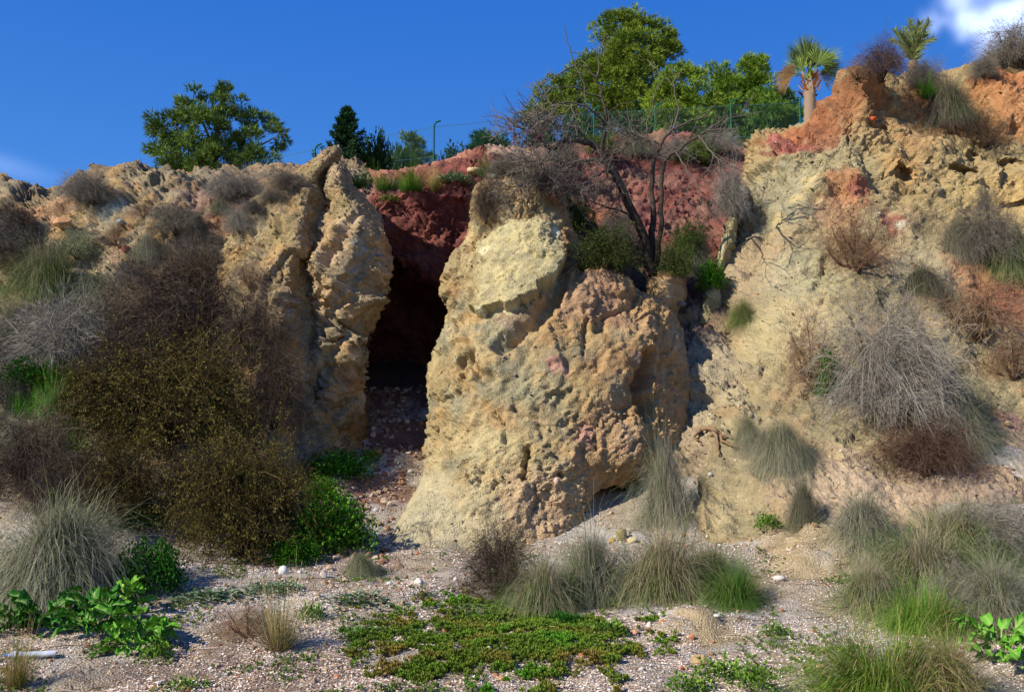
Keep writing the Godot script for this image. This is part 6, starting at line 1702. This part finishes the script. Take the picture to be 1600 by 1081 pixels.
func build_loose() -> void:
	# flakes
	var b := MB.new()
	b.quad(Vector3(-1, 0.1, -0.4), Vector3(-0.2, -0.05, -0.5), Vector3(-0.1, -0.05, 0.5), Vector3(-0.9, 0.12, 0.35), Color.WHITE)
	b.quad(Vector3(-0.2, -0.05, -0.5), Vector3(1, 0.2, -0.25), Vector3(0.9, 0.15, 0.3), Vector3(-0.1, -0.05, 0.5), Color.WHITE)
	var xf := []
	var cols := []
	var pal := [lin(236, 224, 208), lin(220, 202, 182), lin(184, 160, 140), lin(236, 226, 212), lin(156, 128, 102), lin(196, 164, 130), lin(200, 160, 136)]
	var tries := 0
	while xf.size() < 215000 and tries < 700000:
		tries += 1
		var d := 5.0 + 7.5 * pow(rng.randf(), 1.35)
		var x := rr(-0.74, 0.74) * d
		var m := n_col.get_noise_3dv(Vector3(x, 0, -d) * 1.2) * 1.9 + 0.6 + n_col2.get_noise_3dv(Vector3(x, 3, -d)) * 0.4
		if d > 9.5: m -= (d - 9.5) * 0.3
		if Vector2(x - mound.x, -d - mound.z).length() < 0.34: m -= 0.5
		if rng.randf() > m: continue
		var y := flake_y(x, -d)
		var s := rr(0.004, 0.0105) * (0.8 + d * 0.035)
		var bs := Basis.from_euler(Vector3(rr(-.5, .5), rr(0, TAU), rr(-.5, .5))).scaled(Vector3(s, s, s) * Vector3(1.0, 1.0, rr(0.5, 1.0)))
		xf.append(Transform3D(bs, Vector3(x, y + rr(0.0, 0.012), -d)))
		cols.append(jit(pal[rng.randi() % pal.size()], 0.15))
	multi("shell_chips", b.mesh(), M.flake, xf, cols, "pale dry leaf flakes and shell chips scattered over the ground")
	# gravel on slopes and ground
	var fragment := stone_mesh(9, Vector3.ONE, 0.62, Color.WHITE, 9, 6)
	var st := stone_mesh(5, Vector3(1, 0.7, 0.85), 0.5, Color.WHITE)
	xf = []
	cols = []
	for s in [[ground_s, 9000, 0], [slope_s, 4500, 1], [left_s, 4500, 2]]:
		var made := 0
		while made < s[1]:
			var q := on_surface(s[0])
			made += 1
			var p: Vector3 = q[0]
			if p.z < -17.0 or p.z > -5.0 or absf(p.x) > 9.0: continue
			if s[2] > 0 and q[1].y < 0.25: continue
			var r := 0.006 + 0.022 * pow(rng.randf(), 3.0)
			xf.append(Transform3D(Basis.from_euler(Vector3(rr(-1, 1), rr(0, TAU), rr(-1, 1))).scaled(Vector3(r, r, r)), p + Vector3(0, r * 0.3, 0)))
			cols.append(jit([lin(206, 176, 134), lin(224, 212, 196), lin(180, 146, 106), lin(190, 126, 92), lin(160, 140, 116)][rng.randi() % 5], 0.2))
	multi("gravel", st, M.stone, xf, cols, "small loose stones and crumbs of earth on the slopes and ground")
	# dry sticks
	var stick := MB.new()
	stick.tube(PackedVector3Array([Vector3(-1, 0, 0), Vector3(-0.3, 0.05, 0.1), Vector3(0.4, -0.02, -0.05), Vector3(1, 0.06, 0.1)]), 0.03, 0.015, 4, Color.WHITE, Color.WHITE)
	xf = []
	cols = []
	for k in 2200:
		var d := 5.3 + 5.5 * rng.randf()
		var x := rr(-0.6, 0.6) * d
		var s := rr(0.03, 0.13)
		xf.append(Transform3D(Basis.from_euler(Vector3(rr(-.2, .2), rr(0, TAU), rr(-.2, .2))).scaled(Vector3(s, s, s)), Vector3(x, flake_y(x, -d) + 0.01, -d)))
		cols.append(jit([lin(120, 100, 80), lin(170, 156, 136), lin(96, 72, 54)][k % 3], 0.2))
	multi("twig_litter", stick.mesh(), M.wood, xf, cols, "thin dry sticks lying on the ground")
	# broken pieces of rock lying on and set in the faces
	for f in [[outcrop_s, 4500, 0.018, Vector3(-0.72, 0.62, 0.25), "rock_fragments", "flat broken flakes of rock on the central outcrop"], [pin_s, 4500, 0.034, Vector3(0.83, 0.5, 0.2), "rock_fragments", "flat broken flakes of rock on the leaning blade"], [pillar_s, 4500, 0.030, Vector3(0.83, 0.5, 0.2), "rock_fragments", "flat broken flakes of rock on the pillar by the cave"],
			[left_s, 12000, 0.045, Vector3(0.5, 0.75, 0.2), "rubble", "rubble on the left hillside"], [slope_s, 9000, 0.030, Vector3(0.55, 0.8, 0.15), "rubble", "crumbs of earth on the right slope"], [wall_s, 5000, 0.04, Vector3(-0.5, 0.8, 0.1), "rubble", "lumps of red earth on the cave wall"], [gully_s, 6000, 0.04, Vector3(0.3, 0.9, 0.2), "rubble", "lumps of red earth in the gully"]]:
		xf = []
		cols = []
		var s: Dictionary = f[0]
		var ps: PackedVector3Array = s.p
		var tries2 := 0
		while xf.size() < f[1] and tries2 < 200000:
			tries2 += 1
			var k := rng.randi() % ps.size()
			var p := ps[k]
			if p.z < -19.0 or absf(p.x) > 11.0 or PX(p).y > 1000.0: continue
			var nn: Vector3 = s.n[k]
			if nn.z < -0.2 or n_mid.get_noise_3dv(p * 0.8) + rng.randf() * 0.5 < 0.12: continue
			var bed: Vector3 = (f[3] as Vector3).normalized()
			var up := (bed * 0.8 + nn * rr(0.2, 1.0) + Vector3(rr(-.4, .4), rr(-.4, .4), rr(-.4, .4))).normalized()
			var ax := up.cross(Vector3(rr(-1, 1), rr(-1, 1), rr(-1, 1))).normalized()
			var r: float = 0.008 + f[2] * pow(rng.randf(), 2.5)
			xf.append(Transform3D(Basis(ax, up, ax.cross(up)).scaled_local(Vector3(r * rr(1.0, 1.6), r * rr(0.35, 0.8), r)), p - nn * r * 0.15))
			cols.append(jit(s.c[k], 0.16))
		multi(f[4], fragment, M.stone, xf, cols, f[5])
	xf = []
	cols = []
	for k in 2000:
		var d := rr(9.3, 15.5)
		var x := lerpf(-1.75, -1.95, (d - 9.3) / 6.2) + rr(-1, 1) * rr(0.1, 0.85)
		var r := 0.008 + 0.06 * pow(rng.randf(), 4.0)
		xf.append(Transform3D(Basis.from_euler(Vector3(rr(-1, 1), rr(0, TAU), rr(-1, 1))).scaled_local(Vector3(r, r * rr(0.4, 0.9), r)), Vector3(x, flake_y(x, -d) + r * 0.2, -d)))
		cols.append(jit([lin(168, 128, 100), lin(190, 160, 130), lin(146, 104, 82), lin(206, 184, 156)][k % 4], 0.2))
	multi("rubble", fragment, M.stone, xf, cols, "reddish and tan rubble on the path into the cave")
	# green mat
	var g := MB.new()
	for k in 9:
		var az := TAU * k / 9.0 + rr(-.3, .3)
		var d := dir_of(az, rr(0.3, 1.3))
		var s := Vector3(-sin(az), rr(-.2, .2), cos(az)) * 0.2
		g.tri(d * 0.1, d * 0.6 + s, d, Color.WHITE, Color.WHITE)
		g.tri(d * 0.1, d, d * 0.6 - s, Color.WHITE, Color.WHITE)
	xf = []
	cols = []
	tries = 0
	while xf.size() < 9500 and tries < 160000:
		tries += 1
		var px := rr(520, 1060)
		var py := rr(950, 1080)
		var q := Vector2((px - 790) / 262.0, (py - 1018) / 60.0)
		var p := W(px, py, 1.0)
		var dir := p - EYE
		var t := (0.08 - EYE.y) / dir.y
		p = EYE + dir * t
		if q.length() + n_mid.get_noise_3dv(Vector3(p.x, 0, p.z)) * 0.7 + n_col2.get_noise_3dv(p) * 0.45 + rng.randf() * 0.45 > 0.95: continue
		if n_mid.get_noise_3dv(p * 1.7 + Vector3(3, 0, 0)) + rng.randf() * 0.35 < 0.08: continue
		var y := flake_y(p.x, p.z)
		var s := rr(0.016, 0.042)
		xf.append(Transform3D(Basis.from_euler(Vector3(rr(-.4, .4), rr(0, TAU), rr(-.4, .4))).scaled(Vector3(s, s, s)), Vector3(p.x, y + rr(0, 0.03), p.z)))
		var c := lin(96, 118, 36).lerp(lin(130, 112, 52), clampf(0.2 + n_col.get_noise_3dv(p * 2.0) * 1.6, 0, 1)).lerp(lin(84, 140, 34), clampf(n_col.get_noise_3dv(p * 2.0 + Vector3(9, 0, 0)) * 1.6, 0, 1))
		cols.append(jit(c, 0.25))
	tries = 0
	while xf.size() < 13500 and tries < 90000:
		tries += 1
		var d := rr(5.4, 9.6)
		var x := rr(-0.6, 0.6) * d
		if n_mid.get_noise_3dv(Vector3(x, 8, -d) * 0.55) + rng.randf() * 0.25 < 0.36: continue
		var s := rr(0.014, 0.036)
		xf.append(Transform3D(Basis.from_euler(Vector3(rr(-.4, .4), rr(0, TAU), rr(-.4, .4))).scaled(Vector3(s, s, s)), Vector3(x, flake_y(x, -d) + 0.008, -d)))
		cols.append(jit(lin(100, 124, 44).lerp(lin(120, 128, 84), rng.randf()), 0.3))
	multi("ground_cover", g.mesh(), M.leaf, xf, cols, "low green mat and scattered sprigs of weeds in the foreground")

# height of the built ground sheet, read back from its grid
var gx: PackedFloat32Array
var gd: PackedFloat32Array
func flake_y(x: float, z: float) -> float:
	if gx.is_empty():
		gx = axis(-6.6, 7.4, 0.045, -260, 260)
		gd = axis(4.8, 14.5, 0.045, -180, 320)
	var i := gx.bsearch(x) - 1
	var j := gd.bsearch(-z) - 1
	var p: PackedVector3Array = ground_s.p
	var w := gx.size()
	var u := (x - gx[i]) / (gx[i + 1] - gx[i])
	var v := (-z - gd[j]) / (gd[j + 1] - gd[j])
	return lerpf(lerpf(p[j * w + i].y, p[j * w + i + 1].y, u), lerpf(p[(j + 1) * w + i].y, p[(j + 1) * w + i + 1].y, u), v)

# ---------------------------------------------------------------- the scene
func sky_cover() -> ImageTexture:
	var w := 1024
	var h := 512
	var im := Image.create(w, h, false, Image.FORMAT_RGBA8)
	var n := make_noise("cloud", FastNoiseLite.TYPE_SIMPLEX_SMOOTH, 3.2, 5, FastNoiseLite.FRACTAL_FBM, 31)
	for y in h:
		var el := (0.5 - (y + 0.5) / h) * PI
		for x in w:
			var az := wrapf((x + 0.5) / w * TAU, -PI, PI)
			var d := Vector3(sin(az) * cos(el), sin(el), -cos(az) * cos(el))
			var e := rad_to_deg(el)
			var a := rad_to_deg(az)
			var k := 0.0
			if e > 0.0 and e < 50.0:
				var q := Vector2((a - 45.0) / 18.5, (e - 22.0) / 9.0)
				k = sstep(1.03, 0.72, q.length() + n.get_noise_3dv(d * 5.0) * 0.4 + n.get_noise_3dv(d * 16.0) * 0.1) * (0.9 + 0.3 * n.get_noise_3dv(d * 9.0))
				for c in [[-120.0, 20.0, 26.0], [100.0, 24.0, 22.0], [165.0, 14.0, 30.0]]:
					var q2 := Vector2((a - c[0]) / c[2], (e - c[1]) / 9.0)
					k = maxf(k, sstep(1.0, 0.5, q2.length() + n.get_noise_3dv(d * 3.0 + Vector3(5, 5, 5)) * 0.8) * 0.7)
				var streak := Vector2((a + 33.0) / 7.0, (e - 15.6 + (a + 33.0) * 0.12) / 0.9).length()
				k = maxf(k, 0.12 * sstep(1.0, 0.1, streak + n.get_noise_3dv(d * 2.0) * 0.3))
			im.set_pixel(x, y, Color(0.86, 0.89, 0.94, k))
	return ImageTexture.create_from_image(im)

func _ready() -> void:
	rng.seed = 7
	cam_basis = Basis(Vector3.RIGHT, deg_to_rad(PITCH))
	var cam := Camera3D.new()
	cam.name = "camera"
	cam.position = EYE
	cam.basis = cam_basis
	cam.fov = rad_to_deg(2.0 * atan(540.5 / F))
	cam.near = 0.1
	cam.far = 1200.0
	add_child(cam)
	cam.current = true
	var sky_mat := ProceduralSkyMaterial.new()
	sky_mat.sky_top_color = Color(0.09, 0.33, 0.67)
	sky_mat.sky_horizon_color = Color(0.40, 0.65, 0.89)
	sky_mat.sky_curve = 0.16
	sky_mat.ground_bottom_color = Color(0.45, 0.40, 0.34)
	sky_mat.ground_horizon_color = Color(0.55, 0.60, 0.66)
	sky_mat.sun_angle_max = 4.0
	sky_mat.sky_cover = sky_cover()
	var env := Environment.new()
	env.background_mode = Environment.BG_SKY
	env.sky = Sky.new()
	env.sky.sky_material = sky_mat
	env.tonemap_mode = Environment.TONE_MAPPER_LINEAR
	env.tonemap_exposure = 1.46
	env.sdfgi_enabled = true
	env.ssao_enabled = true
	env.ssil_enabled = true
	var we := WorldEnvironment.new()
	we.name = "environment"
	we.environment = env
	add_child(we)
	var sun := DirectionalLight3D.new()
	sun.name = "sun"
	sun.light_color = Color(1.0, 0.972, 0.92)
	sun.light_energy = 1.6
	sun.light_angular_distance = 0.5
	sun.shadow_enabled = true
	add_child(sun)
	sun.look_at_from_position(Vector3.ZERO, Vector3(0.72, -0.60, -0.47), Vector3.UP)
	make_materials()
	var t0 := Time.get_ticks_msec()
	build_ground()
	build_plateau()
	build_left_slope()
	build_cave()
	build_gully()
	build_right_slope()
	print("terrain ", Time.get_ticks_msec() - t0)
	build_outcrop()
	build_pinnacles()
	print("rocks ", Time.get_ticks_msec() - t0)
	build_plants()
	build_trees()
	fan_palm()
	feather_palm()
	dead_tree()
	build_fence()
	build_stones()
	build_loose()
	print("plants ", Time.get_ticks_msec() - t0)
